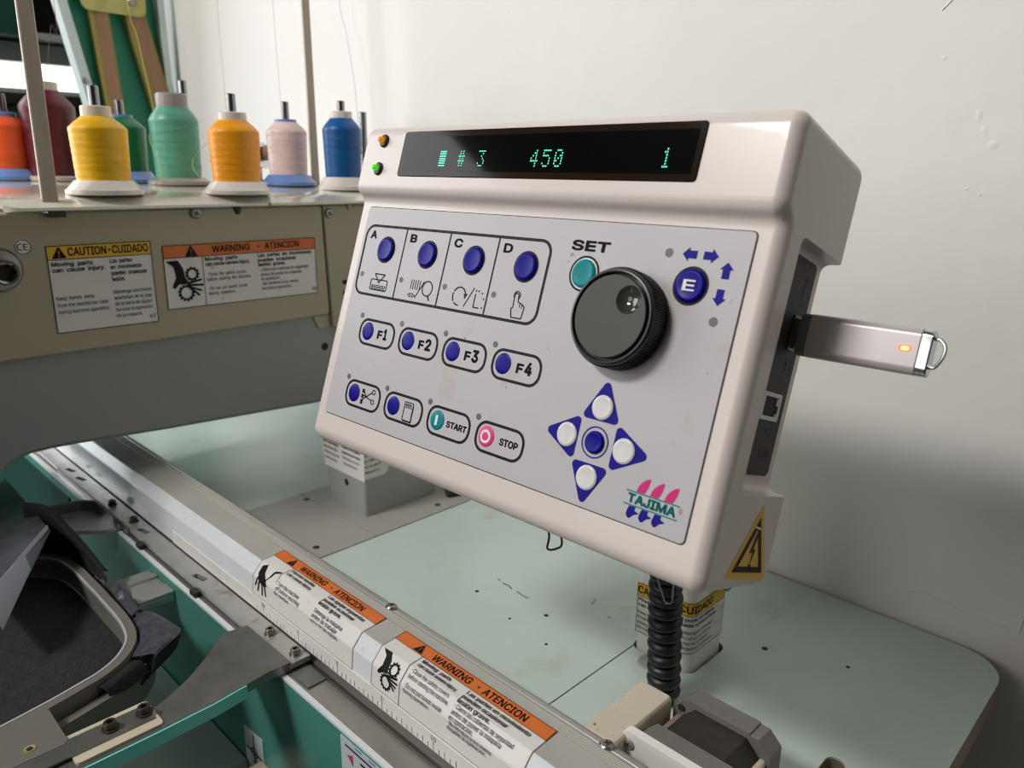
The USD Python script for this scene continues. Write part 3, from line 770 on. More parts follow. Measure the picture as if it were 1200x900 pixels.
# drive channel under the ruler
beam.part('channel', xprism([(0.2195, -0.3450), (0.2195, -0.3350), (0.2355, -0.3350), (0.2355, -0.3362), (0.2362, -0.3375), (0.2368, -0.3350), (0.2372, -0.3350), (0.2372, -0.3400), (0.2395, -0.3400), (0.2395, -0.3350), (0.262, -0.3300), (0.262, -0.3450)], bxl, bxr), M['alum'], smooth=False)
beam.part('channel_edge', xprism([(0.2162, -0.3376), (0.2162, -0.3356), (0.2196, -0.3352), (0.2196, -0.3376)], bxl, bxr), M['coverwhite'], smooth=False, label='thin white front edge of the channel')
beam.part('channel_core', xprism([(0.2625, -0.352), (0.2625, -0.3276), (0.2857, -0.3276), (0.2857, -0.352)], bxl, bxr), M['slot'], smooth=False)
for px_ in (-0.2020, -0.3905):
    screw_head(beam, (px_, 0.2825, -0.2944), (0, 0.1, 1), 0.0042, 0.0022, M['screw'], 'cover_screw')
# labels laid over the cover's facets: s along x, t down from the back of the orange band
T = np.array([(0.2684, -0.2906), (0.2595, -0.2916), (0.2497, -0.2923), (0.2487, -0.2929), (0.2421, -0.3003), (0.2414, -0.3015), (0.2400, -0.3160)])
Tt = np.r_[0, np.cumsum(np.linalg.norm(np.diff(T, axis=0), axis=1))]
Tn = np.gradient(T, Tt, axis=0)
Tn = np.c_[Tn[:, 1], -Tn[:, 0]]
Tn *= np.sign(Tn[:, 1:2] - Tn[:, 0:1])
Tn /= np.linalg.norm(Tn, axis=1, keepdims=True)
def on_cover(v, off):
    t = -v[:, 1]
    y = np.interp(t, Tt, T[:, 0]) + off * np.interp(t, Tt, Tn[:, 0])
    z = np.interp(t, Tt, T[:, 1]) + off * np.interp(t, Tt, Tn[:, 1])
    return np.c_[v[:, 0], y, z]
TL = Tt[-1]
def beam_label(x0, x1, who, heads, left, right, picto, pw_, label):
    p = beam.part('warning_label', decal([sbox(x0, -TL + 0.0002, x1, 0)], lambda v: on_cover(v, 0.0002), 0.002), M['stickerwhite'], smooth=False, label=label)
    p.sub('heading_band', decal([sbox(x0, -0.0089, x1, 0)], lambda v: on_cover(v, 0.0004), 0.003), M['orange'], smooth=False)
    it = [ring(sbox(x0 + 0.0002, -TL + 0.0005, x1 - 0.0002, -0.0002), 0.0003), sbox(x0, -0.0091, x1, -0.0088)]
    it += [alert_triangle(x0 + (x1 - x0) * 0.165, -0.0046, 0.0066)] + heads
    it += left + right + picto
    p.sub('label_print', decal(it, lambda v: on_cover(v, 0.0006), 0.002), M['black'], smooth=False)
    return p
x0, x1 = -0.3562, -0.2248
hd = [text2d('WARNING', -0.3225, -0.0070, 0.0049, 0.0345, True), Point(-0.2815, -0.0046).buffer(0.0007), text2d('ATENCION', -0.2770, -0.0070, 0.0049, 0.0340, True)]
lf = []
for k, (t, w, b_, y_) in enumerate((('Moving  parts', 0.0262, True, 0.0125), ('can cause severe injury.', 0.0355, True, 0.0162), ('· Close the safety covers', 0.0345, False, 0.0215), ('  before starting the machine.', 0.0365, False, 0.0252), ('· Do not put hands inside', 0.0345, False, 0.0305), ('  during operation.', 0.0245, False, 0.0340))):
    lf.append(text2d(t, -0.3245, -y_, 0.0026, w, b_))
rg = []
for k, (t, w, b_, y_) in enumerate((('Las partes en movimiento', 0.0500, True, 0.0128), ('pueden ocasionar', 0.0365, True, 0.0166), ('lesión grave.', 0.0265, True, 0.0204), ('· Cierre las cubiertas de seguridad', 0.0470, False, 0.0238), ('  antes de poner la máquina', 0.0400, False, 0.0272), ('  en operación.', 0.0200, False, 0.0304), ('· No introduzca sus manos', 0.0360, False, 0.0334), ('  durante la operación.', 0.0320, False, 0.0364))):
    rg.append(text2d(t, -0.2835, -y_, 0.0027, w, b_))
dv = [sbox(-0.3280, -TL, -0.3276, -0.0090)]
beam_label(x0, x1, 'gears', hd, lf, rg + dv, hand_in_gears(-0.3535, -TL + 0.003, 0.0240, 0.0245), 0, 'white and orange warning label showing a hand in gears')
x0, x1 = -0.5110, -0.3772
hd = [text2d('WARNING', -0.4770, -0.0070, 0.0049, 0.0335, True), Point(-0.4365, -0.0046).buffer(0.0007), text2d('ATENCION', -0.4315, -0.0070, 0.0049, 0.0345, True)]
lf, rg = [], []
for t, w, b_, y_ in (('Exposed needles', 0.0310, True, 0.0125), ('can cause injury.', 0.0330, True, 0.0165), ('Turn the machine', 0.0290, False, 0.0265), ('off before reaching', 0.0330, False, 0.0300), ('the needles.', 0.0210, False, 0.0335)):
    lf.append(text2d(t, -0.4790, -y_, 0.0027, w, b_))
for t, w, b_, y_ in (('Las agujas expuestas', 0.0430, True, 0.0128), ('pueden ocasionar', 0.0370, True, 0.0168), ('lesión grave.', 0.0270, True, 0.0208), ('Detenga la máquina', 0.0340, False, 0.0265), ('antes de trabajar', 0.0310, False, 0.0300), ('cerca de las agujas.', 0.0340, False, 0.0335)):
    rg.append(text2d(t, -0.4290, -y_, 0.0027, w, b_))
beam_label(x0, x1, 'needle', hd, lf, rg + [sbox(-0.4815, -0.026, -0.4811, -0.0090)], hand_and_needle(-0.5085, -TL + 0.003, 0.0260, 0.0250), 0, 'white and orange warning label showing a hand and a needle')

# hoop holder: a slotted strip screwed to the beam with two arms
PZ = -0.3290
ho = Node('hoop_holder', 'worn aluminium hoop holder strip with two arms screwed along the beam', 'hoop holder', base=(-0.62, 0.2, PZ))
strip = sbox(-1.02, 0.2225, -0.4275, 0.2385)
for xs in (-0.915, -0.880, -0.705, -0.585):
    strip = strip.difference(affinity.rotate(sbox(xs - 0.007, 0.2285, xs + 0.007, 0.2315).buffer(0.001), 12))
ho.part('strip', prism(strip, PZ - 0.004, PZ), M['alumworn'], smooth=False)
ho.part('strip_lip', rbox(-0.93, -0.72, 0.2205, 0.2232, PZ - 0.006, PZ + 0.0012, 0.0006), M['alum'])
ho.part('packing', prism(sbox(-0.424, 0.2215, -0.403, 0.2352), -0.3349, -0.3338), M['alumdark'], smooth=False)
armr = Polygon([(-0.4275, 0.2235), (-0.4285, 0.2068), (-0.4240, 0.1668), (-0.4230, 0.13), (-0.4235, -0.12), (-0.4395, -0.12), (-0.4405, 0.101), (-0.4446, 0.1325), (-0.4476, 0.144), (-0.459, 0.1655), (-0.474, 0.185), (-0.488, 0.2000), (-0.4925, 0.2065), (-0.4905, 0.2235)])
def arm(poly):
    p = ho.part('arm', prism(poly, PZ - 0.005, PZ + 0.0015), M['alumdark'], smooth=False, label='dark worn flared arm')
    return p
ar = arm(armr)
ar.sub('arm_edge_reflection', prism(Polygon([(-0.4265, 0.1900), (-0.4240, 0.1668), (-0.4230, 0.13), (-0.4235, -0.12), (-0.4222, -0.12), (-0.4217, 0.13), (-0.4228, 0.1668), (-0.4255, 0.1902)]), PZ - 0.0080, PZ + 0.0012), M['tealreflect'], smooth=False, label='arm edge coloured as a turquoise reflection')
mx = -0.6125
arml = affinity.affine_transform(armr, [-1, 0, 0, 1, 2 * mx, 0])
al_ = ho.part('arm', prism(arml.intersection(sbox(-1, -0.12, 0, 0.2235)), PZ - 0.005, PZ - 0.001), M['alumworn'], smooth=False)
al_.sub('arm_rim', prism(stroke([(-0.802, -0.12), (-0.803, 0.17), (-0.797, 0.205), (-0.786, 0.2155), (-0.760, 0.2165), (-0.735, 0.2155)], 0.003), PZ - 0.006, PZ + 0.009), M['alumdark'], smooth=False)
for xs, ys in ((-0.787, 0.2305), (-0.7315, 0.2310), (-0.4705, 0.2315), (-0.4360, 0.2318)):
    socket_screw(ho, (xs, ys, PZ - 0.0005), 0.0034, 0.0050, M['screwdark'] if xs < -0.6 else M['screw'])
spc = ho.part('spacer', prism(rrect(-0.4545, -0.4262, 0.0880, 0.1370, 0.003), PZ + 0.0014, PZ + 0.0030), M['creamplate'], label='cream spacer plate')
ho.part('clamp_bar', prism(sbox(-0.4495, -0.08, -0.4335, 0.1345), PZ + 0.003, PZ + 0.0042), M['alumdark'], smooth=False)
for ys in (0.1115, 0.1312):
    socket_screw(ho, (-0.4415, ys, PZ + 0.0042), 0.0037, 0.0052, M['screwdark'])
ho.part('clip_block', vf([rbox(-0.660, -0.605, 0.186, 0.2158, -0.353, -0.346, 0.001), rbox(-0.648, -0.640, 0.186, 0.2158, -0.3465, -0.3435, 0.0008), rbox(-0.622, -0.605, 0.186, 0.2158, -0.3465, -0.3435, 0.001)]), M['alumworn'])
ho.part('notch', rbox(-0.5760, -0.5660, 0.2165, 0.2225, PZ - 0.0062, PZ - 0.0018, 0.001), M['slot'])
ho.part('notch', rbox(-0.6900, -0.6800, 0.2165, 0.2225, PZ - 0.0062, PZ - 0.0018, 0.001), M['slot'])

# ================================================================== control panel
E1 = np.array([0.999746616, 0.0225087682, 0.000244586197])
E2 = np.array([-0.00723745094, 0.311131071, 0.950339453])
E3 = np.array([0.0213148721, -0.950100422, 0.311215142])
PC = np.array([-0.29347218, 0.28665201, -0.08936705])


def PW(v):
    """Panel millimetres (across, up, out of the face) to eye coordinates."""
    v = np.asarray(v, float)
    return PC + (np.outer(v[:, 0], E1) + np.outer(v[:, 1], E2) + np.outer(v[:, 2], E3)) * 0.001


def onface(w):
    return lambda v: PW(np.c_[v, np.full(len(v), w)])


def pp(geom, w0, w1, bevel=0.0):
    return prism(geom, w0, w1, bevel, frame=PW)


# side profile (v, w) with rounded corners
def fillet(pts, n=8):
    out = []
    m = len(pts)
    for i in range(m):
        p0, p, p1, r = np.array(pts[i - 1][:2]), np.array(pts[i][:2]), np.array(pts[(i + 1) % m][:2]), pts[i][2]
        a, b = p0 - p, p1 - p
        la, lb = np.linalg.norm(a), np.linalg.norm(b)
        a, b = a / la, b / lb
        if r <= 0:
            out.append(p)
            continue
        th = math.acos(np.clip(a @ b, -1, 1))
        t = min(r / math.tan(th / 2), la * 0.49, lb * 0.49)
        rr = t * math.tan(th / 2)
        c = p + (a + b) / np.linalg.norm(a + b) * rr / math.sin(th / 2)
        s, e = p + a * t - c, p + b * t - c
        a0, a1 = math.atan2(s[1], s[0]), math.atan2(e[1], e[0])
        d = (a1 - a0 + math.pi) % (2 * math.pi) - math.pi
        out += [c + rr * np.array([math.cos(a0 + d * k / n), math.sin(a0 + d * k / n)]) for k in range(n + 1)]
    return np.array(out)


prof = fillet([(-88.5, -73, 7.5), (-88.5, 0, 8.5), (73.5, 0, 6), (78.5, 8, 7.2), (121, 8, 8), (121, -73, 8)])
pg = shapely.geometry.polygon.orient(Polygon(prof))
prof = np.asarray(pg.exterior.coords)[:-1]
tn = np.roll(prof, -1, 0) - np.roll(prof, 1, 0)
tn /= np.linalg.norm(tn, axis=1, keepdims=True)
inn = np.c_[-tn[:, 1], tn[:, 0]]
RR, HU, st = 6.4, 148.0, []
st = [(-HU + RR * (1 - math.cos(q)), RR * (1 - math.sin(q))) for q in np.linspace(0, math.pi / 2, 9)]
st = st + [(-u, d) for u, d in st[::-1]]
n = len(prof)
V, F = [], []
for u, d in st:
    q = prof + inn * d
    V.append(np.c_[np.full(n, u), q])
for i in range(len(st) - 1):
    for j in range(n):
        a, b, c, e = i * n + j, i * n + (j + 1) % n, (i + 1) * n + (j + 1) % n, (i + 1) * n + j
        F += [[a, c, b], [a, e, c]]
V = np.vstack(V)
F = np.array(F)
cap = trimesh.creation.triangulate_polygon(Polygon(V[:n, 1:]), engine='earcut')
cap = (np.asarray(cap[0]), np.asarray(cap[1]))
def capfaces(ofs, flip):
    cv, cf = cap
    from scipy.spatial import cKDTree
    idx = cKDTree(V[:n, 1:]).query(cv)[1]
    f = idx[cf] + ofs
    return f[:, ::-1] if flip else f
F = np.vstack([F, capfaces(0, True), capfaces((len(st) - 1) * n, False)])
shell = trimesh.Trimesh(V, F, process=True)
trimesh.repair.fix_normals(shell)
body = mani(shell)
for sgn in (1, -1):
    cut = mani(rbox(137.0, 170, -43.0, 73.0, -120, -17.0, 4.5, 5))
    if sgn < 0:
        cut = cut.mirror([1, 0, 0])
    body = body - cut
panel = Node('control_panel', 'white embroidery machine control panel with lit text display, black dial and blue buttons', 'control panel', base=PW(np.array([[0, -88.5, -36]]))[0])
hz = panel.part('housing', moved(body, PW), M['housing'], smooth=38)
ov = panel.part('overlay_plate', pp(rrect(-136, 136, -69, 69, 2.5), -0.5, 0.7, 0.25), M['overlay'], label='grey control overlay printed with button outlines and symbols')
ov.sub('overlay_seam', pp(rrect(-136.45, 136.45, -69.45, 69.45, 2.8).difference(rrect(-135.9, 135.9, -68.9, 68.9, 2.4)), -0.5, 0.12), M['gap'], smooth=False)
W1 = 0.85
ink = [ring(rrect(-132.4, 25.6, 12.3, 57.0, 7), 1.6)]
for u in (-92.4, -52.3, -12.5):
    ink.append(sbox(u - 0.5, 12.8, u + 0.5, 56.5))
for k, c in enumerate('ABCD'):
    ink.append(fat(text2d(c, -127.6 + 39.9 * k, 48.9, 4.6, (6.0, 5.9, 6.6, 6.3)[k], True), 0.18))
for k in range(4):
    ink.append(ring(rrect(-117.2 + 40 * k, -83.2 + 40 * k, -19.0, -3.4, 6.5), 1.55))
    ink.append(ring(rrect(-117.2 + 40 * k, -83.2 + 40 * k, -59.2, -43.4, 6.5), 1.55))
    ink.append(fat(text2d('F', -98.9 + 39.8 * k, -13.7, 4.7, 4.4, True), 0.22))
    ink.append(fat(text2d('1234'[k], -92.9 + 39.8 * k, -13.7, 6.2, 4.4 if k else 2.8, True), 0.3))
ink.append(fat(text2d('START', -21.3, -53.0, 3.3, 16.0, True), 0.12))
ink.append(fat(text2d('STOP', 20.4, -53.0, 3.5, 12.8, True), 0.12))
ink.append(fat(text2d('SET', 38.6, 54.0, 4.7, 23.4, True), 0.22))
# symbols: A disk and arrow
c = (-109.5, 0)
ink += [ring(rrect(-117.3, -100.8, 15.9, 22.6, 1.2), 0.7), ring(sbox(-115.6, 16.6, -102.6, 18.9), 0.45), ring(Polygon([(-114.4, 26.2), (-104.4, 26.2), (-109.4, 20.7)]), 0.8)]
ink += [sbox(-115 + k * 1.5, 17.2, -114.1 + k * 1.5, 18.3) for k in range(8)]
# B needles, slash, magnifier
ink += [stroke([(-77.8 + 2 * k, 26.0), (-77.8 + 2 * k, 20.5)], 0.55) for k in range(5)] + [Polygon([(-79.6, 16.6), (-76.6, 18.2), (-76.6, 15.0)]).difference(Polygon([(-78.6, 16.6), (-77.0, 17.5), (-77.0, 15.7)])), Polygon([(-72.2, 16.6), (-75.4, 18.2), (-75.4, 15.0)]).difference(Polygon([(-73.3, 16.6), (-75.0, 17.5), (-75.0, 15.7)]))]
ink += [stroke([(-72.2, 15.4), (-66.4, 25.8)], 0.6), ring(Point(-62.6, 22.0).buffer(4.4), 0.75), stroke([(-61.0, 17.8), (-59.4, 15.4)], 1.0)]
# C turn arrow, slash, dotted L
ink += [stroke([(-34.5 + 5.2 * math.cos(t), 20.9 + 5.2 * math.sin(t)) for t in np.linspace(math.radians(20), math.radians(150), 14)], 0.8), stroke([(-34.5 + 5.2 * math.cos(t), 20.9 + 5.2 * math.sin(t)) for t in np.linspace(math.radians(165), math.radians(215), 7)], 0.8), stroke([(-34.5 + 5.2 * math.cos(t), 20.9 + 5.2 * math.sin(t)) for t in np.linspace(math.radians(235), math.radians(275), 6)], 0.8), Polygon([(-31.0, 22.6), (-27.8, 22.9), (-29.8, 19.6)])]
ink += [stroke([(-29.2, 15.6), (-23.6, 26.6)], 0.6), stroke([(-21.6, 23.4), (-21.6, 16.0), (-17.4, 16.0)], 0.7)] + [Point(p).buffer(0.5) for p in ((-21.4, 25.4), (-19.4, 25.4), (-16.6, 24.4), (-14.8, 21.4), (-14.8, 16.4))]
# D hand pressing a button
hand = Polygon([(8.4, 14.6), (15.2, 14.6), (15.8, 20.6), (14.4, 21.6), (12.6, 22.3), (10.8, 22.8), (10.2, 27.0), (8.8, 27.4), (8.0, 26.4), (8.3, 19.6), (7.2, 19.0)]).buffer(0.25)
ink += [ring(hand, 0.65), ring(Point(9.4, 26.4).buffer(2.2), 0.6).difference(hand.buffer(0.2)), stroke([(12.6, 22.2), (12.5, 20.2)], 0.45), stroke([(14.3, 21.6), (14.1, 19.8)], 0.45)]
# thread cutter symbol and memory card
ink += [sbox(-101.4, -56.4, -99.2, -53.6), sbox(-101.4, -52.6, -99.2, -50.2), sbox(-101.4, -49.4, -99.2, -46.9), stroke([(-101.0, -50.4), (-91.0, -52.6)], 0.7), stroke([(-100.6, -54.0), (-91.6, -47.8)], 0.7), ring(Point(-90.0, -47.2).buffer(1.4), 0.6), ring(Point(-89.6, -53.3).buffer(1.4), 0.6), stroke([(-99.6, -47.8), (-96.6, -51.6)], 0.8)]
ink += [ring(rrect(-59.2, -51.6, -57.4, -46.4, 0.6), 0.55), stroke([(-58.8, -49.6), (-52.0, -49.6)], 0.4), sbox(-51.6, -57.8, -50.9, -47.8), sbox(-58.6, -58.1, -50.9, -57.4)] + [sbox(-58.2 + 1.4 * k, -49.0, -57.4 + 1.4 * k, -47.2) for k in range(4)]
for k in range(4):
    ink.append(ring(Point(-109.1 + 40 * k, 42.2).buffer(7.9), 1.4))
ov.sub('black_print', decal(ink, onface(W1)), M['black'], smooth=False)
gd = [Point(-128.2 + 40.1 * k, 24.9).buffer(1.75) for k in range(4)] + [Point(-118.2 + 40 * k, -1.6).buffer(1.75) for k in range(4)] + [Point(-118.1 + 39.9 * k, -42.0).buffer(1.75) for k in range(4)] + [Point(95.5, 56.7).buffer(2.1), Point(125.3, 28.2).buffer(2.1)]
for g in gd:
    ov.sub('signal_dot', decal([g], onface(W1)), M['greydot'], smooth=False)
ar_ = Polygon([(-3.7, 0), (-0.4, 3.3), (-0.4, 1.8), (3.7, 1.8), (3.7, -1.8), (-0.4, -1.8), (-0.4, -3.3)])
for (u, v, r) in ((106.3, 56.8, 0), (117.0, 56.8, 180), (125.9, 51.0, -90), (125.4, 39.0, 90)):
    ov.sub('printed_arrow', decal([affinity.translate(affinity.rotate(ar_, r, origin=(0, 0)), u, v)], onface(W1)), M['blue'], smooth=False)
CU, CV = 79.4, -37.2
t0 = Polygon([(-8.0, 12.6), (8.0, 12.6), (0, 27.2)]).buffer(2.1, quad_segs=6)
for r in (0, 90, 180, 270):
    ov.sub('printed_triangle', decal([affinity.translate(affinity.rotate(t0, r, origin=(0, 0)), CU, CV)], onface(W1)), M['blue'], smooth=False)
ov.sub('printed_ring', decal([ring(Point(CU, CV).buffer(7.4), 0.7)], onface(W1)), M['blue'], smooth=False)


def button(u, v, r, m, h=1.5, name='push_button', label=None, concave=0.35, plain=False):
    pr = [(0, h * 0.72), (r * 0.5, h * 0.76), (r * 0.7, h * 0.92), (r * 0.8, h), (r * 0.88, h * 0.96), (r, h * 0.5), (r, 0)] if not plain else [(0, h), (r * 0.6, h * 0.96), (r * 0.9, h * 0.7), (r, 0)]
    ms = lathe(pr[::-1], 36)
    return panel.part(name, (PW(np.c_[u + ms[0][:, 0], v + ms[0][:, 1], 0.7 + ms[0][:, 2]]), ms[1]), m, smooth=40, label=label)


for k in range(4):
    button(-109.1 + 40 * k, 42.2, 7.4, M['bluebtn'], 1.6)
for k in range(4):
    button(-109.2 + 39.85 * k, -10.8, 5.75, M['bluebtn'], 0.6, plain=True)
for k in range(2):
    button(-109.2 + 39.85 * k, -51.1, 5.75, M['bluebtn'], 0.6, plain=True)
sb = button(-29.3, -51.0, 5.75, M['tealbtn'], 0.8, label='teal start button with a white bar', plain=True)
sb.sub('start_bar', decal([sbox(-30.3, -53.9, -28.3, -48.1)], onface(1.58)), M['white'], smooth=False)
sp = button(10.3, -51.0, 5.75, M['pinkbtn'], 0.8, label='pink stop button with a white ring', plain=True)
sp.sub('stop_ring', decal([ring(Point(10.3, -51.0).buffer(3.0), 1.4)], onface(1.6)), M['white'], smooth=False)
tb_ = button(50.0, 42.3, 7.2, M['tealbtn'], 1.6, label='teal set button half behind the dial')
tb_.sub('button_rim', decal([ring(Point(50.0, 42.3).buffer(8.6), 1.1)], onface(W1)), M['black'], smooth=False)
tb_.sub('button_gap', decal([ring(Point(50.0, 42.3).buffer(7.6), 0.8)], onface(W1)), M['white'], smooth=False)
eb = button(110.3, 42.6, 7.6, M['bluebtn'], 1.7, label='blue button with a white letter E')
eb.sub('button_rim', decal([ring(Point(110.3, 42.6).buffer(8.2), 1.5)], onface(W1)), M['black'], smooth=False)
eb.sub('button_letter', decal([text2d('E', 110.2, 40.2, 4.8, 6.2, True, 'c')], onface(0.7 + 1.72)), M['white'], smooth=False)
for (u, v) in ((0, 17.1), (-17.0, 0), (16.9, -0.1), (0, -17.3)):
    button(CU + u, CV + v, 6.0, M['whitebtn'], 1.0, label='white arrow button')
button(CU, CV, 5.5, M['bluebtn'], 1.6)

# maker's mark on the overlay
lg = ov.sub('logo_lettering', decal([fat(text2d('TAJIMA', 104.0, -58.6, 3.9, 25.0, True), 0.2), sbox(102.4, -53.9, 130.4, -53.3), sbox(102.2, -60.1, 130.4, -59.5)], onface(W1)), M['teallogo'], smooth=False)
leaf = Polygon(spline([(0, 0), (1.0, 3.2), (3.4, 6.0), (5.9, 7.2), (5.9, 5.0), (5.3, 2.4), (4.2, 0)], 5))
hook = Polygon(spline([(4.6, 0), (4.5, -1.6), (6.6, -2.4), (4.2, -3.8), (2.4, -5.6), (0.8, -5.0), (0.3, -3.2), (1.1, 0)], 5))
ov.sub('logo_petals', decal([affinity.translate(leaf, u, -53.2) for u in (107.6, 114.9, 122.3)], onface(W1)), M['pinklogo'], smooth=False)
ov.sub('logo_needles', decal([affinity.translate(hook, u, -60.2) for u in (104.5, 111.3, 118.2)], onface(W1)), M['blue'], smooth=False)

# dial
KU, KV = 79.8, 22.3
def kl(prf, m, name, dest=panel, nseg=72, label=None):
    ms = lathe(prf, nseg)
    return (dest.part if isinstance(dest, Node) else dest.sub)(name, (PW(np.c_[KU + ms[0][:, 0], KV + ms[0][:, 1], ms[0][:, 2]]), ms[1]), m, label=label)
dial = kl([(0, 0.7), (23.2, 0.7), (23.2, 11.2), (22.7, 12.7), (22.0, 13.4), (21.3, 13.5), (20.9, 13.2), (20.7, 10.0), (0, 10.0)], M['knobrim'], 'dial')
face = mani(lathe([(0, 9.5), (19.6, 9.5), (19.6, 13.4), (19.3, 13.8), (0, 13.8)], 72)) - m3.Manifold.sphere(9.4, 64).translate([8.6, 8.6, 13.8 + 6.6])
dial.sub('dial_face', (lambda q: (PW(np.c_[KU + q[0][:, 0], KV + q[0][:, 1], q[0][:, 2]]), q[1]))(vf(face)), M['knob'], smooth=35)
rib = []
for k in range(110):
    a = 2 * math.pi * k / 110
    q = vf(rbox(-0.32, 0.32, 22.9, 24.0, 1.2, 10.8, 0.25, 2))
    c_, s_ = math.cos(a), math.sin(a)
    rib.append((PW(np.c_[KU + q[0][:, 0] * c_ - q[0][:, 1] * s_, KV + q[0][:, 0] * s_ + q[0][:, 1] * c_, q[0][:, 2]]), q[1]))
dial.sub('grip_ribs', rib, M['blackplastic'], smooth=False, kind='stuff')
ms = lathe([(0, -2.78), (2.0, -2.56), (4.0, -1.88), (5.6, -0.92), (6.6, -0.02)], 40)
dial.sub('finger_dimple', (PW(np.c_[KU + 8.6 + ms[0][:, 0], KV + 8.6 + ms[0][:, 1], 13.82 + ms[0][:, 2] * 1.0]), ms[1]), mat('dimple_plastic', (52, 51, 47), 0.12, coat=0.6), smooth=60)

# display
dp = panel.part('display', pp(rrect(-105.2, 105.0, 87.4, 115.3, 2.0), 7.6, 8.6, 0.3), M['glassborder'], label='dark glass text display with glowing green characters')
dp.sub('display_window', decal([sbox(-101.0, 90.8, 101.6, 111.6)], onface(8.68)), M['glass'], smooth=False)
FONT = {'4': ('00010', '00110', '01010', '10010', '11111', '00010', '00010'), '5': ('11111', '10000', '11110', '00001', '00001', '10001', '01110'), '0': ('01110', '10001', '10011', '10101', '11001', '10001', '01110'), '3': ('11111', '00010', '00100', '00010', '00001', '10001', '01110'), '#': ('01010', '01010', '11111', '01010', '11111', '01010', '01010'), '1': ('00100', '01100', '00100', '00100', '00100', '00100', '01110'), 'X': ('11111',) * 7}
for ch, u in (('X', -65.6), ('#', -49.5), ('3', -33.3), ('4', 6.6), ('5', 14.8), ('0', 23.0), ('1', 87.4)):
    dots = []
    for r in range(7):
        for c in range(5):
            if FONT[ch][r][c] == '1':
                du, dv = u + (c - 2) * 1.08, 102.4 - r * 1.38
                dots.append(sbox(du - (0.54 if ch == 'X' else 0.36), dv - 0.42, du + (0.54 if ch == 'X' else 0.36), dv + 0.42))
    dp.sub('character', decal(dots, onface(8.76)), M['digits'], smooth=False)
for v, m, lab_ in ((109.9, 'ledorange', 'orange lamp in black ring'), (91.9, 'ledgreen', 'green lamp in black ring')):
    ms = lathe([(4.1, 0), (4.1, 1.0), (3.4, 1.6), (2.3, 1.7), (2.3, 0.6), (0, 0.6)], 32)
    ld_ = panel.part('indicator_lamp', (PW(np.c_[-125.2 + ms[0][:, 0], v + ms[0][:, 1], 8 + ms[0][:, 2]]), ms[1]), M['blackplastic'], label=lab_)
    ms = lathe([(2.0, 0.6), (2.0, 3.4), (1.6, 4.6), (0.8, 5.2), (0, 5.3)], 24)
    ld_.sub('lamp_bulb', (PW(np.c_[-125.2 + ms[0][:, 0], v + ms[0][:, 1], 8 + ms[0][:, 2]]), ms[1]), M[m], smooth=60)

# port strip in the side recess, with a network socket and a card slot
side = lambda off: (lambda v: PW(np.c_[np.full(len(v), 137.0) + v[:, 2] + off, v[:, 0], v[:, 1]]))
ss = Polygon([(-35.5, -33), (72.5, -33), (72.5, -60.5), (69.0, -67.0), (-33.5, -67.0), (-35.5, -64.5)])
eth = sbox(-7.0, -60, 3.6, -42)
usbp = sbox(27.8, -60.4, 42.8, -54.4)
port = panel.part('port_strip', prism(ss.difference(unary_union([eth, usbp])), -0.2, 0.5, frame=side(0)), M['port'], smooth=False, label='black connector strip in the right side recess')
port.sub('network_socket', prism(ring(sbox(-7.4, -60.4, 4.0, -41.6), 2.0), 0.0, 1.0, frame=side(0)), M['white'], smooth=False)
port.sub('socket_opening', prism(sbox(-7.0, -60, 3.6, -42), -0.15, 0.1, frame=side(0)), M['gap'], smooth=False)
port.sub('socket_notch', prism(unary_union([sbox(-1.0, -60.4, 2.6, -57.0), sbox(-6.8, -59.4, -4.8, -57.4)]), 0.1, 0.8, frame=side(0)), M['white'], smooth=False)
port.sub('plug_slot', prism(ring(sbox(27.4, -60.8, 43.2, -54.0), 1.0), 0.0, 1.0, frame=side(0)), M['slotmetal'], smooth=False)
port.sub('slot_opening', prism(sbox(27.8, -60.4, 42.8, -54.4), -0.15, 0.1, frame=side(0)), M['gap'], smooth=False)
em = [Point(49.5, -57.5).buffer(1.3), Point(49.5, -60.6).buffer(1.3), stroke([(53, -57), (61, -58)], 1.0), stroke([(57, -57.4), (59.5, -60.6)], 0.8), stroke([(55, -57.2), (56.5, -54.4)], 0.8), ring(Point(61.5, -58.0).buffer(1.4), 0.8), ring(sbox(16.4, -63.0, 22.6, -56.8), 0.7), stroke([(19.5, -63), (19.5, -65)], 0.6), Polygon([(-10.6, -59), (-14.6, -57.4), (-14.6, -52), (-12.6, -52), (-12.6, -56)]), stroke([(-16, -60), (-16, -56)], 0.8)]
for it in range(6):
    em.append(sbox(-26.4, -62.5 + it * 2.2, -23.4 + (it % 3) * 0.6, -61.0 + it * 2.2))
for g in em:
    port.sub('embossed_symbol', prism(g, 0.5, 0.62, frame=side(0)), M['emboss'], smooth=False)

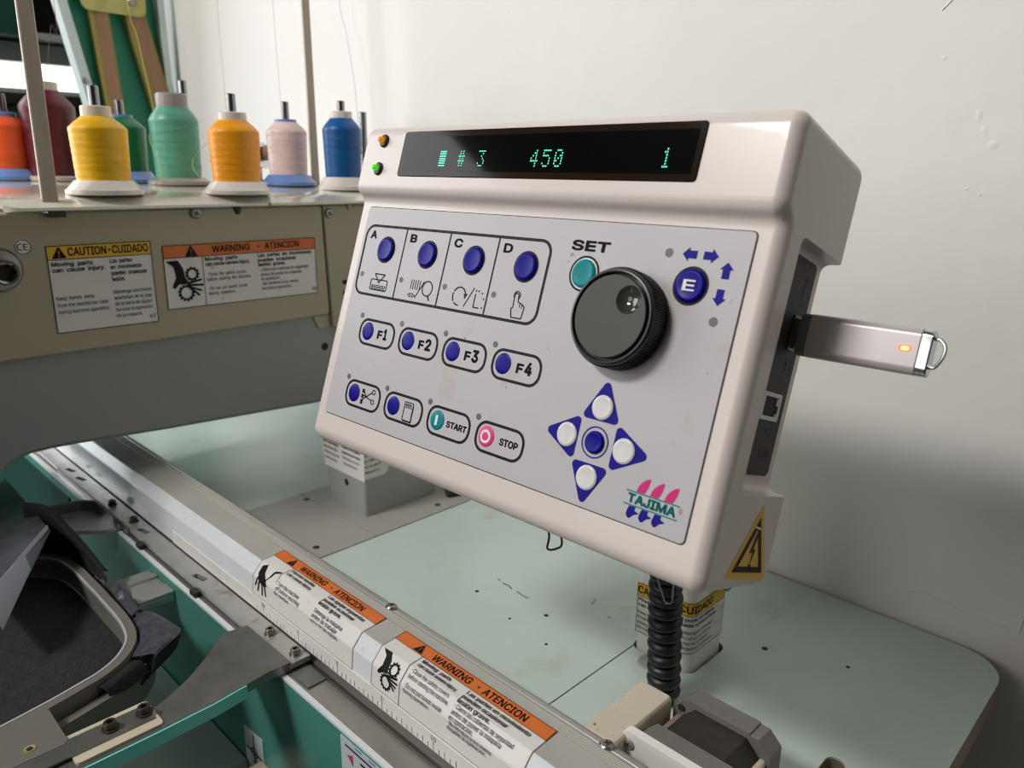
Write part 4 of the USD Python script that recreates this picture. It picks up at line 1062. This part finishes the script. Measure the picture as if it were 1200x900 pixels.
# high-voltage sticker on the lower side
sd = lambda w: (lambda v: PW(np.c_[np.full(len(v), 148.0 + w), v[:, 0], v[:, 1]]))
tri = Polygon([(-47.0, -45.6), (-81.2, -21.0), (-84.4, -67.6)]) if False else Polygon([(-46.6, -45.5), (-81.0, -20.2), (-84.2, -67.0)])
wsk = panel.part('voltage_sticker', decal([tri], sd(0.12)), M['yellow'], smooth=False, label='yellow triangle with a black lightning bolt')
inner_ = affinity.scale(tri, 0.74, 0.74, origin=tri.centroid)
inner2 = affinity.scale(tri, 0.50, 0.50, origin=tri.centroid)
bolt = [Polygon([(-60.5, -45.2), (-70.3, -41.2), (-69.6, -44.6), (-77.0, -44.4), (-68.2, -47.6), (-68.8, -44.8), (-60.5, -47.8)]), Polygon([(-75.6, -42.6), (-79.0, -44.6), (-75.8, -46.6)])]
wsk.sub('sticker_print', decal([inner_.difference(inner2)] + bolt, sd(0.24)), M['black'], smooth=False)
wsk.sub('sticker_tear', decal([stroke([(-57.5, -41.6), (-58.6, -47.6)], 1.0)], sd(0.36)), M['stickerwhite'], smooth=False)
panel.part('foot_pad', (PW(rbox(126, 139, -91.0, -88.4, -62, -48, 1)[0]), rbox(126, 139, -91.0, -88.4, -62, -48, 1)[1]), M['postwhite'])
# wire clips at the lower edge
panel.part('wire_clip', tube([(-0.2125, 0.334, -0.196), (-0.2112, 0.334, -0.2150), (-0.2102, 0.334, -0.2200), (-0.2052, 0.334, -0.2305), (-0.2042, 0.334, -0.2315), (-0.2008, 0.334, -0.2302), (-0.1999, 0.334, -0.2292), (-0.1999, 0.334, -0.2200), (-0.2005, 0.334, -0.196)], 0.00055, 8), M['pin'])
panel.part('wire_clip', tube(spline([(-0.2830, 0.318, -0.196), (-0.2865, 0.328, -0.2170), (-0.2893, 0.330, -0.2283), (-0.2819, 0.330, -0.2256), (-0.2759, 0.328, -0.2183), (-0.2730, 0.318, -0.196)], 6), 0.0007, 8), M['screwdark'])

# memory stick plugged into the side
us = Node('usb_memory_stick', 'silver memory stick with a glowing red light plugged into the side of the panel', 'memory stick', base=PW(np.array([[170.0, 35.2, -57]]))[0])
ex = lambda v: PW(np.c_[v[:, 2], v[:, 1], v[:, 0]])             # (w, v, u)
def stad(w0, w1, v0, v1, r):
    return rrect(w0, w1, v0, v1, r, 6)
us.part('plug', prism(stad(-60.0, -54.8, 28.6, 42.0, 0.5), 136.0, 146.0, frame=ex), M['chrome'])
us.part('collar', prism(stad(-61.2, -53.0, 25.0, 45.4, 3.6), 141.2, 146.4, frame=ex), M['usbclear'], label='smoky plastic collar')
bdy = us.part('body', prism(stad(-61.4, -52.8, 24.9, 45.6, 3.8), 146.0, 194.2, 0.2, frame=ex), M['satin'])
bdy.sub('led_window', (PW(np.c_[(lambda v: np.c_[v[:, 0], v[:, 1], -52.8 + v[:, 2]])(vf(prism(rrect(186.2, 191.4, 34.2, 37.0, 1.3), 0, 0.18))[0])]), vf(prism(rrect(186.2, 191.4, 34.2, 37.0, 1.3), 0, 0.18))[1]), M['ledred'], smooth=False, label='glowing red light')
q = vf(prism(rrect(187.2, 190.6, 34.8, 36.4, 0.7), 0.18, 0.3))
bdy.sub('led_core', (PW(np.c_[q[0][:, 0], q[0][:, 1], -52.8 + q[0][:, 2]]), q[1]), M['ledcore'], smooth=False)
us.part('end_cap', prism(stad(-61.4, -52.8, 24.9, 45.6, 3.8), 194.6, 199.0, 0.6, frame=ex), M['chrome'])
lp = spline([(198.0, 41.6), (200.8, 41.8), (203.4, 38.8), (203.2, 34.2), (201.0, 29.8), (198.0, 29.2)], 8)
us.part('key_loop', tube(PW(np.c_[lp[:, 0], lp[:, 1], np.full(len(lp), -57.0)]), 0.00085, 10), M['chrome'])

# ================================================================== machine arm with its labels, and the spool shelf above
AX = -0.75
arm_ = Node('embroidery_machine', 'cream and grey embroidery machine arm with caution and warning labels under the spool shelf', 'embroidery machine', base=(-0.85, 0.3, -0.262))
ax_ = lambda v: np.c_[v[:, 2], v[:, 0], v[:, 1]]
gp = Polygon([(-0.35, -0.06), (WY - 0.003, -0.06), (WY - 0.003, -0.266), (0.452, -0.2618), (0.2816, -0.2542), (0.20, -0.2492), (0.178, -0.2485), (0.162, -0.2490), (0.150, -0.2520), (0.141, -0.2575), (0.134, -0.2640), (0.129, -0.2740), (0.127, -0.29), (0.127, -0.315), (-0.35, -0.315)])
arm_.part('lower_body', prism(gp, AX - 0.20, AX - 0.006, 0.004, frame=ax_), M['armgrey'], label='grey lower casting')
cp_ = fillet([(-0.35, -0.0385, 0), (0.4675, -0.0385, 0), (0.4712, -0.1585, 0.004), (0.275, -0.1607, 0), (0.148, -0.1607, 0), (-0.35, -0.162, 0)])
arm_.part('side_cover', prism(Polygon(cp_), AX - 0.19, AX, 0.0012, frame=ax_), M['armcream'], label='cream side cover')
arm_.part('rear_cover', prism(Polygon([(0.4685, -0.0385), (WY - 0.003, -0.0385), (WY - 0.003, -0.1745), (0.4765, -0.1745), (0.4738, -0.172)]), AX - 0.19, AX + 0.001, 0.0012, frame=ax_), M['armcream'], label='cream rear cover with vent slots')
arm_.part('cover_tab', prism(Polygon([(0.452, -0.160), (0.4735, -0.160), (0.4735, -0.1735), (0.458, -0.1735)]), AX - 0.15, AX - 0.004, frame=ax_), M['armcream'], smooth=False)
for k in range(3):
    arm_.part('vent_slot', prism(rrect(0.489, 0.545, -0.1265 - k * 0.0125, -0.1215 - k * 0.0125, 0.0024), AX + 0.0009, AX + 0.0013, frame=ax_), M['gap'], smooth=False)
arm_.part('bore', lathe([(0, 0.0004), (0.004, 0.0004), (0.0045, 0)][::-1], 18, (AX - 0.006, 0.466, -0.1965), (1, 0, 0)), M['gap'])
for y_, z_ in ((0.3278, -0.0425), (0.476, -0.0470)):
    screw_head(arm_, (AX, y_, z_), (1, 0, 0), 0.0058, 0.003, M['screw'], 'cover_screw')
sh = arm_.part('thread_shaft', lathe([(0, 0), (0.0185, 0), (0.0185, 0.003), (0.0165, 0.005), (0.0105, 0.0055), (0.0102, 0.027), (0.0085, 0.030), (0.0072, 0.029), (0.0072, 0.024), (0, 0.024)], 32, (AX, 0.1572, -0.0835), (1, 0, 0)), M['pin'], label='steel shaft stub with a socket')
sh.sub('shaft_socket', lathe([(0, 0.0242), (0.0072, 0.0242)], 6, (AX, 0.1572, -0.0835), (1, 0, 0)), M['gap'], smooth=False)
cem = arm_.part('round_mark', prism(Point(0.1782, -0.0662).buffer(0.0068), 0, 0.0003, frame=lambda v: np.c_[AX + v[:, 2], v[:, 0], v[:, 1]]), M['stickerwhite'], smooth=False, label='small round approval sticker')
on_arm = lambda off: (lambda v: np.c_[np.full(len(v), AX + off), v[:, 0], v[:, 1]])
cem.sub('mark_print', decal([ring(Point(0.1782, -0.0662).buffer(0.0060), 0.0007), ring(Point(0.1765, -0.0662).buffer(0.0026), 0.0008).difference(sbox(0.1772, -0.08, 0.19, -0.05)), sbox(0.1786, -0.0688, 0.1793, -0.0636), stroke([(0.1790, -0.0640), (0.1815, -0.0640)], 0.0006), stroke([(0.1790, -0.0662), (0.1812, -0.0662)], 0.0006), stroke([(0.1790, -0.0685), (0.1815, -0.0685)], 0.0006)], on_arm(0.0005)), M['black'], smooth=False)


def arm_label(name, y0, y1, z1, z0, band, m, label, ink):
    p = arm_.part(name, prism(sbox(y0, z0, y1, z1), 0, 0.0003, frame=lambda v: np.c_[AX + v[:, 2], v[:, 0], v[:, 1]]), M['stickerwhite'], smooth=False, label=label)
    p.sub('heading_band', decal([sbox(y0, z1 - band, y1, z1)], on_arm(0.0005)), m, smooth=False)
    p.sub('label_print', decal([ring(sbox(y0, z0, y1, z1), 0.0006), sbox(y0, z1 - band - 0.0003, y1, z1 - band + 0.0003)] + ink, on_arm(0.0008)), M['black'], smooth=False)


y0, y1, z1, z0 = 0.1950, 0.2820, -0.0668, -0.1424
ink = [alert_triangle(y0 + 0.0095, z1 - 0.0058, 0.0090), text2d('CAUTION', y0 + 0.0165, z1 - 0.0089, 0.0068, 0.0315, True), Point(y0 + 0.0505, z1 - 0.0057).buffer(0.0009), text2d('CUIDADO', y0 + 0.0530, z1 - 0.0089, 0.0068, 0.0315, True)]
for t, dx, dz, w, b_ in (('Moving  parts', 0.0025, 0.0175, 0.0330, 1), ('can  cause  injury.', 0.0025, 0.0225, 0.0430, 1), ('Keep  hands  away', 0.0025, 0.0470, 0.0310, 0), ('from the needle bar case', 0.0025, 0.0530, 0.0420, 0), ('during machine operation.', 0.0025, 0.0590, 0.0425, 0),
                         ('Las  partes', 0.0500, 0.0175, 0.0190, 1), ('en  movimiento', 0.0500, 0.0230, 0.0270, 1), ('pueden  ocasionar', 0.0500, 0.0285, 0.0315, 1), ('lesión.', 0.0500, 0.0340, 0.0115, 1), ('Mantenga sus manos', 0.0500, 0.0455, 0.0335, 0), ('apartadas de la caja', 0.0500, 0.0510, 0.0330, 0), ('de la barra de agujas', 0.0500, 0.0565, 0.0330, 0), ('durante la operación', 0.0500, 0.0620, 0.0330, 0), ('de la máquina.', 0.0500, 0.0675, 0.0230, 0), ('M-27', 0.0800, 0.0715, 0.0045, 1)):
    ink.append(text2d(t, y0 + dx, z1 - dz, 0.0036 if b_ else 0.0034, w, bool(b_)))
arm_label('caution_label', y0, y1, z1, z0, 0.0118, M['yellow'], 'white label headed CAUTION CUIDADO on a yellow band', ink)
y0, y1, z1, z0 = 0.2925, 0.4564, -0.0722, -0.1326
ink = [alert_triangle(y0 + 0.0270, z1 - 0.0060, 0.0096), text2d('WARNING', y0 + 0.0480, z1 - 0.0085, 0.0062, 0.0400, True), Point(y0 + 0.0975, z1 - 0.0058).buffer(0.0009), text2d('ATENCION', y0 + 0.1045, z1 - 0.0085, 0.0062, 0.0400, True), sbox(y0 + 0.0373, z0, y0 + 0.0378, z1 - 0.0115)] + hand_in_gears(y0 + 0.0010, z0 + 0.0035, 0.0360, 0.0435)
for t, dx, dz, w, b_ in (('Moving  parts', 0.0400, 0.0165, 0.0340, 1), ('can cause severe injury.', 0.0400, 0.0215, 0.0470, 1), ('· Close  the  safety  covers', 0.0410, 0.0315, 0.0410, 0), ('  before  starting  the  machine.', 0.0410, 0.0365, 0.0460, 0), ('· Do  not  put  hands  inside', 0.0410, 0.0455, 0.0410, 0), ('  during  operation.', 0.0410, 0.0505, 0.0280, 0),
                         ('Las  partes  en  movimiento', 0.0960, 0.0165, 0.0630, 1), ('pueden  ocasionar', 0.0960, 0.0215, 0.0440, 1), ('lesión  grave.', 0.0960, 0.0262, 0.0310, 1), ('· Cierre las cubiertas de seguridad', 0.0980, 0.0315, 0.0560, 0), ('  antes de poner la máquina', 0.0980, 0.0365, 0.0470, 0), ('  en operación.', 0.0980, 0.0410, 0.0220, 0), ('· No introduzca sus manos', 0.0980, 0.0460, 0.0430, 0), ('  durante la operación.', 0.0980, 0.0510, 0.0350, 0), ('M-29', 0.1580, 0.0570, 0.0045, 1)):
    ink.append(text2d(t, y0 + dx, z1 - dz, 0.0036 if b_ else 0.0033, w, bool(b_)))
arm_label('warning_label', y0, y1, z1, z0, 0.0118, M['orange'], 'white label headed WARNING ATENCION on an orange band', ink)

# spool shelf: a white glossy tray with a bent lip, pins and two uprights
def shz(x):
    return np.interp(-np.asarray(x, float), [0.735, 0.752, 0.765, 0.87, 1.10], [-0.0338, -0.0275, -0.0250, -0.0195, -0.0150])
xs_ = np.array([-1.10, -0.98, -0.87, -0.80, -0.765, -0.752, -0.742, -0.735])
top = [(x, z) for x, z in zip(xs_, shz(xs_))]
outl = top + [(-0.7345, -0.0362), (-0.742, -0.0375)] + [(x, z - 0.004) for x, z in top[::-1][1:]]
shape = prism(Polygon(outl), 0.163, WY - 0.004, frame=lambda v: np.c_[v[:, 0], v[:, 2], v[:, 1]])
rack = Node('spool_shelf', 'white glossy spool shelf with steel pins and two grey uprights above the machine arm', 'shelf', base=(-0.9, 0.3, -0.03))
shm = mani(shape) - mani(prism(sbox(-0.7535, 0.15, -0.72, 0.182).difference(Point(-0.7535, 0.182).buffer(0.019, quad_segs=12)), -0.2, 0.1))
rack.part('tray', shm, M['shelfw'], smooth=25)
rack.part('tray_bolt', lathe([(0, 0), (0.0045, 0), (0.0045, 0.004), (0.003, 0.008), (0, 0.008)], 16, (-0.752, 0.3708, -0.0370), (0, 0, -1)), M['screwdark'])
rack.part('tray_bolt', lathe([(0, 0), (0.0045, 0), (0.0045, 0.004), (0.003, 0.008), (0, 0.008)], 16, (-0.752, 0.502, -0.0380), (0, 0, -1)), M['screw'])
rack.part('tray_clip', rbox(-0.758, -0.741, 0.1985, 0.2125, -0.0425, -0.0370, 0.001), M['screwdark'])
rack.part('rust_spot', lathe([(0, 0.0004), (0.0016, 0.0003), (0.0018, 0)][::-1], 12, (-0.7345, 0.3985, -0.0352), (1, 0, 0)), M['wood2'])
def bar(p0, p1, w, t):
    p0, p1 = np.array(p0), np.array(p1)
    q = vf(rbox(-t / 2, t / 2, -w / 2, w / 2, 0, 1, 0.0008, 2))
    return (np.c_[q[0][:, 0], q[0][:, 1], np.zeros(len(q[0]))] + p0 + np.outer(q[0][:, 2], p1 - p0), q[1])
rack.part('upright', bar((-0.7475, 0.2030, -0.0306), (-0.7475, 0.2120, 0.75), 0.0125, 0.004), M['upright'])
rack.part('upright', bar((-0.8640, 0.5320, -0.0205), (-0.8800, 0.5370, 0.75), 0.0100, 0.005), M['upright'])


def spool(label, x, y, thread, basecol, capcol, r=0.0225, h=0.072, rb=0.0315, pin=True, name='thread_spool', cone=0.80, cap_h=0.009, hb=0.0125, cap_r=0.0125):
    z = float(shz(x))
    t = Node(name, label, 'thread spool', base=(x, y, z))
    a = (x, y, z)
    t.part('spool_base', lathe([(0, 0), (rb * 0.97, 0), (rb, 0.0012), (rb, 0.0042), (rb * 0.94, 0.0055), (r * 1.02, hb), (0, hb)], 48, a), mat('spool_plastic_%d_%d_%d' % basecol, basecol, 0.3, coat=0.3))
    ph = [(0, hb)]
    nz = 46
    r0, r1 = r * cone + 0.0, r
    for k in range(nz + 1):
        u = k / nz
        zz = hb + h * u
        if u < 0.82:
            rr = r * 0.93 + (r - r * 0.93) * (u / 0.82)
        else:
            rr = r + (cap_r * 1.02 - r) * ((u - 0.82) / 0.18) ** 1.1
        rr += 0.00010 * math.sin(k * 2.4) + 0.00010 * math.sin(k * 5.1)
        ph.append((rr, zz))
    ph.append((0, hb + h))
    th = t.part('thread_winding', lathe(ph, 56, a), mat('thread_%d_%d_%d' % thread, thread, 0.36, vary=0.10, vscale=90, stretch=(0.35, 0.35, 2.4), bump=0.00012, bscale=700), smooth=50)
    # crossing strands of the outer winding
    rng = np.random.default_rng(int(abs(x) * 1e4))
    st_ = []
    for _ in range(9):
        a0, z0_, dz = rng.uniform(0, 6.28), hb + h * rng.uniform(0.12, 0.6), rng.uniform(-0.012, 0.012)
        q = np.linspace(0, 2.2, 22)
        u = np.clip((z0_ + dz * q - hb) / h, 0.02, 0.80)
        rr = r * 0.93 + (r - r * 0.93) * (u / 0.82) + 0.00012
        st_.append(tube(np.c_[x + rr * np.cos(a0 + q), y + rr * np.sin(a0 + q), z + hb + h * u], 0.00018, 5))
    th.sub('crossing_strands', st_, mat('thread_%d_%d_%d' % thread, thread, 0.36), smooth=60, kind='stuff')
    t.part('spool_top', lathe([(cap_r, hb + h - 0.002), (cap_r, hb + h + cap_h * 0.9), (cap_r * 0.94, hb + h + cap_h), (cap_r * 0.6, hb + h + cap_h), (cap_r * 0.6, hb + h + cap_h - 0.003), (0, hb + h + cap_h - 0.003)], 36, a), mat('spool_plastic_%d_%d_%d' % capcol, capcol, 0.3, coat=0.3))
    if pin:
        zt = {True: hb + h + cap_h + 0.018}.get(pin, pin)
        rack.part('spool_pin', lathe([(0, 0.0), (0.0045, 0.0), (0.0045, zt - 0.0008), (0.004, zt), (0, zt)], 20, a), M['pin'])
    return t


BL, WH, GY = (112, 144, 206), (226, 220, 212), (150, 148, 144)
spool('bright yellow thread spool on a white base, nearest the left upright', -0.769, 0.2552, (236, 184, 22), WH, (226, 214, 196), r=0.0240, h=0.0545, rb=0.0325, pin=0.0930)
spool('golden orange thread spool on a white base', -0.7608, 0.3785, (250, 162, 14), WH, WH, r=0.0245, h=0.0585, rb=0.0325, pin=0.0960, cap_r=0.0135, cap_h=0.0075)
spool('pale pink thread spool on a blue base', -0.8646, 0.4965, (232, 206, 200), BL, BL, r=0.0235, h=0.0600, rb=0.0320, cap_h=0.003, pin=0.0955)
spool('dark blue thread spool on a white base beside the control panel', -0.7930, 0.5264, (0, 86, 150), WH, WH, r=0.0220, h=0.0650, rb=0.0300, pin=0.0985, hb=0.0145, cap_h=0.0075)
spool('sea green thread spool on a grey base with a loose yellow strand', -0.8872, 0.3734, (86, 158, 134), GY, GY, r=0.0255, h=0.0735, rb=0.0325, cap_h=0.0145, cap_r=0.0165, pin=None, hb=0.0080)
spool('orange red thread spool on a blue base at the left edge', -1.0324, 0.2463, (238, 92, 36), BL, BL, r=0.0230, h=0.0550, rb=0.0330, cap_h=0.005, pin=0.0920)
spool('dark green thread spool on a blue base behind the yellow one', -0.9520, 0.3413, (10, 112, 64), BL, BL, r=0.0245, h=0.0580, rb=0.0320, cap_h=0.003, pin=0.0890)
spool('tall maroon thread spool behind the left upright', -1.010, 0.2845, (92, 16, 30), (196, 188, 176), (206, 200, 186), r=0.0280, h=0.0920, rb=0.0310, cap_h=0.009, pin=None, cap_r=0.0135, hb=0.0050)
for x_, y_, zt in ((-0.837, 0.587, 0.0895), (-0.930, 0.4055, 0.1140)):
    rack.part('spool_pin', lathe([(0, 0.0), (0.0045, 0.0), (0.0045, zt - 0.0008), (0.004, zt), (0, zt)], 20, (x_, y_, float(shz(x_)))), M['pin'])
HZ_ = float(shz(-0.963))
hook_ = Node('thread_hook', 'small steel disc with a brown sleeve between the gold and pink spools', 'thread guide', base=(-0.963, 0.5155, HZ_))
hook_.part('stand', lathe([(0, 0), (0.006, 0), (0.006, 0.003), (0.0018, 0.004), (0.0018, 0.034), (0, 0.034)], 16, (-0.965, 0.5135, HZ_)), M['pin'])
hook_.part('disc', lathe([(0, 0), (0.0165, 0.001), (0.0170, 0.003), (0.004, 0.0045), (0, 0.0045)], 32, (-0.963, 0.5155, 0.0155), (0.85, 0.35, 0.15)), M['chrome'])
hook_.part('sleeve', lathe([(0, 0), (0.0095, 0), (0.0095, 0.016), (0, 0.016)], 24, (-0.9595, 0.5185, 0.0190), (0.715, 0.698, 0.05)), M['wood'])


def thread(pts, rgb, label, r=0.00032, base=None):
    single('loose_thread', tube(spline(pts, 8), r, 6), mat('strand_%d_%d_%d' % rgb, rgb, 0.5), label, 'thread', smooth=60, base=pts[-1])


thread([(-1.010, 0.380, 0.62), (-0.985, 0.372, 0.35), (-0.9585, 0.3653, 0.1774), (-0.9438, 0.3657, 0.1412), (-0.932, 0.365, 0.1094), (-0.917, 0.3639, 0.0686), (-0.9047, 0.3600, 0.045), (-0.8840, 0.3440, 0.030), (-0.8700, 0.3450, 0.008), (-0.866, 0.346, -0.008), (-0.868, 0.342, -0.0185)], (206, 190, 72), 'yellow strand running down over the sea green spool')
thread([(-0.846, 0.420, 0.048), (-0.855, 0.4046, 0.0331), (-0.8625, 0.3846, 0.0146), (-0.8560, 0.3760, 0.0008), (-0.8480, 0.3820, -0.0125), (-0.842, 0.394, -0.0195)], (206, 190, 72), 'yellow strand looping beside the sea green spool')
thread([(-1.03, 0.505, 0.62), (-1.005, 0.492, 0.30), (-0.9924, 0.4859, 0.1996), (-0.9791, 0.4793, 0.1488), (-0.9678, 0.4745, 0.1082), (-0.93, 0.455, 0.070), (-0.80, 0.395, 0.064)], (214, 196, 140), 'pale yellow strand rising from the golden orange spool')
thread([(-0.950, 0.610, 0.62), (-0.930, 0.610, 0.40), (-0.912, 0.610, 0.2122), (-0.898, 0.609, 0.1695), (-0.880, 0.605, 0.1161), (-0.858, 0.594, 0.0627), (-0.825, 0.565, 0.052), (-0.800, 0.535, 0.060)], (150, 164, 184), 'grey blue strand rising from the dark blue spool')
thread([(-1.10, 0.335, 0.62), (-1.0762, 0.3266, 0.1868), (-1.0725, 0.319, 0.1579), (-1.0663, 0.3064, 0.1097), (-1.03, 0.290, 0.082)], (96, 24, 40), 'maroon strand rising from the maroon spool')
thread([(-0.965, 0.545, 0.62), (-0.945, 0.535, 0.25), (-0.925, 0.525, 0.13), (-0.900, 0.512, 0.072), (-0.874, 0.4985, 0.062)], (226, 212, 208), 'pale pink strand rising from the pink spool')

# ================================================================== hoop, its backing cloth and the foil beside it
right = np.array([(-0.6125, 0.1650), (-0.596, 0.1648), (-0.560, 0.1643), (-0.535, 0.1608), (-0.520, 0.1543), (-0.507, 0.1430), (-0.498, 0.1285), (-0.4935, 0.1140), (-0.4880, 0.0930), (-0.4820, 0.0600), (-0.4790, 0.0250)])
HX, HY = -0.6125, 0.025
q = right
low = np.c_[q[::-1][1:, 0], 2 * HY - q[::-1][1:, 1]]
half = np.vstack([q, low])
loop = np.vstack([half, np.c_[2 * HX - half[::-1][1:-1, 0], half[::-1][1:-1, 1]]])
hp = Polygon(spline(np.vstack([loop, loop[:1]]), 5)).buffer(0)
HZ = -0.3250
hoop = Node('embroidery_hoop', 'grey brown plastic embroidery hoop clamped on the holder arms', 'embroidery hoop', base=(HX, HY, HZ - 0.03))
hoop.part('inner_ring', prism(hp.difference(hp.buffer(-0.0068)), HZ - 0.024, HZ, frame=None), M['hoop'], smooth=40)
hoop.part('inner_lip', prism(hp.buffer(-0.0060).difference(hp.buffer(-0.0076)), HZ - 0.0022, HZ + 0.0003), M['hooplip'], smooth=40, label='paler inner lip of the hoop')  # lip drawn paler than the ring
hoop.part('outer_ring', prism(hp.buffer(0.0095).difference(hp.buffer(0.0028)), HZ - 0.033, HZ - 0.0105), M['hoop'], smooth=40)
for sx in (1, -1):
    fl = (lambda v: v) if sx > 0 else (lambda v: v * [-1, 1, 1] + [2 * HX, 0, 0])
    tabm = vf(prism(unary_union([sbox(-0.4865, -0.04, -0.47, 0.0905), rrect(-0.4865, -0.4465, -0.04, 0.0905, 0.0045)]).buffer(-0.0008).buffer(0.0008), HZ - 0.0085, HZ + 0.0004, 0.0008))
    p = hoop.part('mounting_tab', (fl(tabm[0]), tabm[1] if sx > 0 else tabm[1][:, ::-1]), M['hoop'])
    ins = lathe([(0.0014, 0.0), (0.0032, 0.0004), (0.0032, 0)][::-1], 18, (-0.4560, 0.0725, HZ + 0.0004))
    p.sub('brass_insert', (fl(ins[0]), ins[1]), M['brass'])
    hl = lathe([(0, 0.0003), (0.0017, 0.0003)][::-1], 14, (-0.4560, 0.0725, HZ + 0.0004))
    p.sub('insert_hole', (fl(hl[0]), hl[1]), M['gap'], smooth=False)

# backing cloth held in the hoop, with its corners hanging out round the edge
fab = Node('backing_cloth', 'black fuzzy backing cloth stretched in the hoop with folded edges sticking out', 'cloth', base=(HX, HY, HZ - 0.022))
inn_p = hp.buffer(-0.0072)
g = []
xs = np.linspace(HX - 0.135, HX + 0.135, 70)
fv, ff = tri2d(inn_p)
v3, ff = trimesh.remesh.subdivide_to_size(np.c_[fv, np.zeros(len(fv))], ff, 0.006, max_iter=12)
hgt = (meshkit.fbm(np.c_[v3[:, :2] * 22, np.zeros(len(v3))], 3, 3) - 0.5) * 0.004
fab.part('stretched_panel', (np.c_[v3[:, :2], HZ - 0.020 + hgt], ff), M['fabric'], smooth=True)
# tall folded flap behind the hoop
fab.part('rear_flap', grid_sheet([
    [(-0.7260, 0.1400, -0.338), (-0.7110, 0.1540, -0.338), (-0.6860, 0.1640, -0.336), (-0.6570, 0.1690, -0.334), (-0.6270, 0.1710, -0.332)],
    [(-0.7330, 0.1430, -0.312), (-0.7170, 0.1580, -0.312), (-0.6890, 0.1660, -0.316), (-0.6620, 0.1710, -0.321), (-0.6350, 0.1730, -0.327)],
    [(-0.7400, 0.1460, -0.288), (-0.7190, 0.1550, -0.287), (-0.6915, 0.1607, -0.297), (-0.6720, 0.1667, -0.308), (-0.6430, 0.1744, -0.324)],
    [(-0.7440, 0.1530, -0.290), (-0.7230, 0.1620, -0.290), (-0.6955, 0.1670, -0.300), (-0.6750, 0.1720, -0.310), (-0.6450, 0.1780, -0.327)],
], 0.0012, 0.0010, 4, 50), M['fabricfold'], smooth=40)
fab.part('crumpled_edge', grid_sheet([
    [(-0.650, 0.1690, -0.331), (-0.627, 0.1700, -0.330), (-0.605, 0.1698, -0.330), (-0.585, 0.1688, -0.330), (-0.565, 0.1680, -0.330)],
    [(-0.648, 0.1745, -0.325), (-0.626, 0.1730, -0.331), (-0.604, 0.1760, -0.325), (-0.584, 0.1735, -0.331), (-0.563, 0.1740, -0.325)],
    [(-0.646, 0.1770, -0.330), (-0.624, 0.1775, -0.334), (-0.602, 0.1795, -0.329), (-0.582, 0.1770, -0.335), (-0.560, 0.1790, -0.330)],
], 0.001, 0.0022, 9, 110), M['fabricshine'], smooth=20)
fab.part('corner_flap', grid_sheet([
    [(-0.5600, 0.1670, -0.330), (-0.5400, 0.1640, -0.329), (-0.5230, 0.1580, -0.328), (-0.5100, 0.1480, -0.328)],
    [(-0.5570, 0.1740, -0.325), (-0.5370, 0.1745, -0.322), (-0.5180, 0.1690, -0.323), (-0.5050, 0.1540, -0.327)],
    [(-0.5510, 0.1800, -0.326), (-0.5320, 0.1815, -0.324), (-0.5130, 0.1760, -0.325), (-0.5030, 0.1590, -0.327)],
    [(-0.5430, 0.1830, -0.330), (-0.5160, 0.1850, -0.326), (-0.5080, 0.1730, -0.328), (-0.5020, 0.1610, -0.329)],
], 0.001, 0.0012, 15, 90), M['fabricshine'], smooth=25)
fab.part('corner_underside', grid_sheet([
    [(-0.5430, 0.1830, -0.331), (-0.5160, 0.1850, -0.327), (-0.5080, 0.1730, -0.329), (-0.5015, 0.1600, -0.330)],
    [(-0.5420, 0.1780, -0.338), (-0.5150, 0.1800, -0.336), (-0.5070, 0.1690, -0.338), (-0.4990, 0.1560, -0.338)],
    [(-0.5420, 0.1700, -0.342), (-0.5200, 0.1700, -0.344), (-0.5100, 0.1600, -0.345), (-0.4980, 0.1480, -0.344)],
], 0.001, 0.0008, 17, 60), M['fabricfold'], smooth=40)
fab.part('tucked_edge', grid_sheet([
    [(-0.5060, 0.1450, -0.3290), (-0.4985, 0.1330, -0.3285), (-0.4945, 0.1210, -0.329)],
    [(-0.5000, 0.1500, -0.3270), (-0.4930, 0.1360, -0.3280), (-0.4905, 0.1240, -0.331)],
    [(-0.4960, 0.1540, -0.3350), (-0.4890, 0.1380, -0.3360), (-0.4880, 0.1260, -0.336)],
], 0.001, 0.0010, 21, 60), M['fabricfold'], smooth=40)

A, B, D = np.array([-0.690, 0.1492, -0.291]), np.array([-0.905, 0.166, -0.3175]), np.array([-0.5950, 0.0860, -0.2895])
D2 = np.array([-0.588, 0.0900, -0.3160])
Fc = B + (D - A)
wedge = hull([A, A + [0.004, 0.002, -0.004], B, D, D2, Fc, B - [0, 0, 0.012], Fc - [0, 0, 0.03]])
fo = Node('foil_pad', 'glossy dark foil covered pad leaning over the left side of the hoop', 'foil pad', base=(-0.75, 0.1, -0.32))
fo.part('pad', wedge, M['foil'], smooth=20)
nrm = np.cross(D - A, D2 - A)
nrm /= np.linalg.norm(nrm)
nrm *= np.sign(nrm @ -A)
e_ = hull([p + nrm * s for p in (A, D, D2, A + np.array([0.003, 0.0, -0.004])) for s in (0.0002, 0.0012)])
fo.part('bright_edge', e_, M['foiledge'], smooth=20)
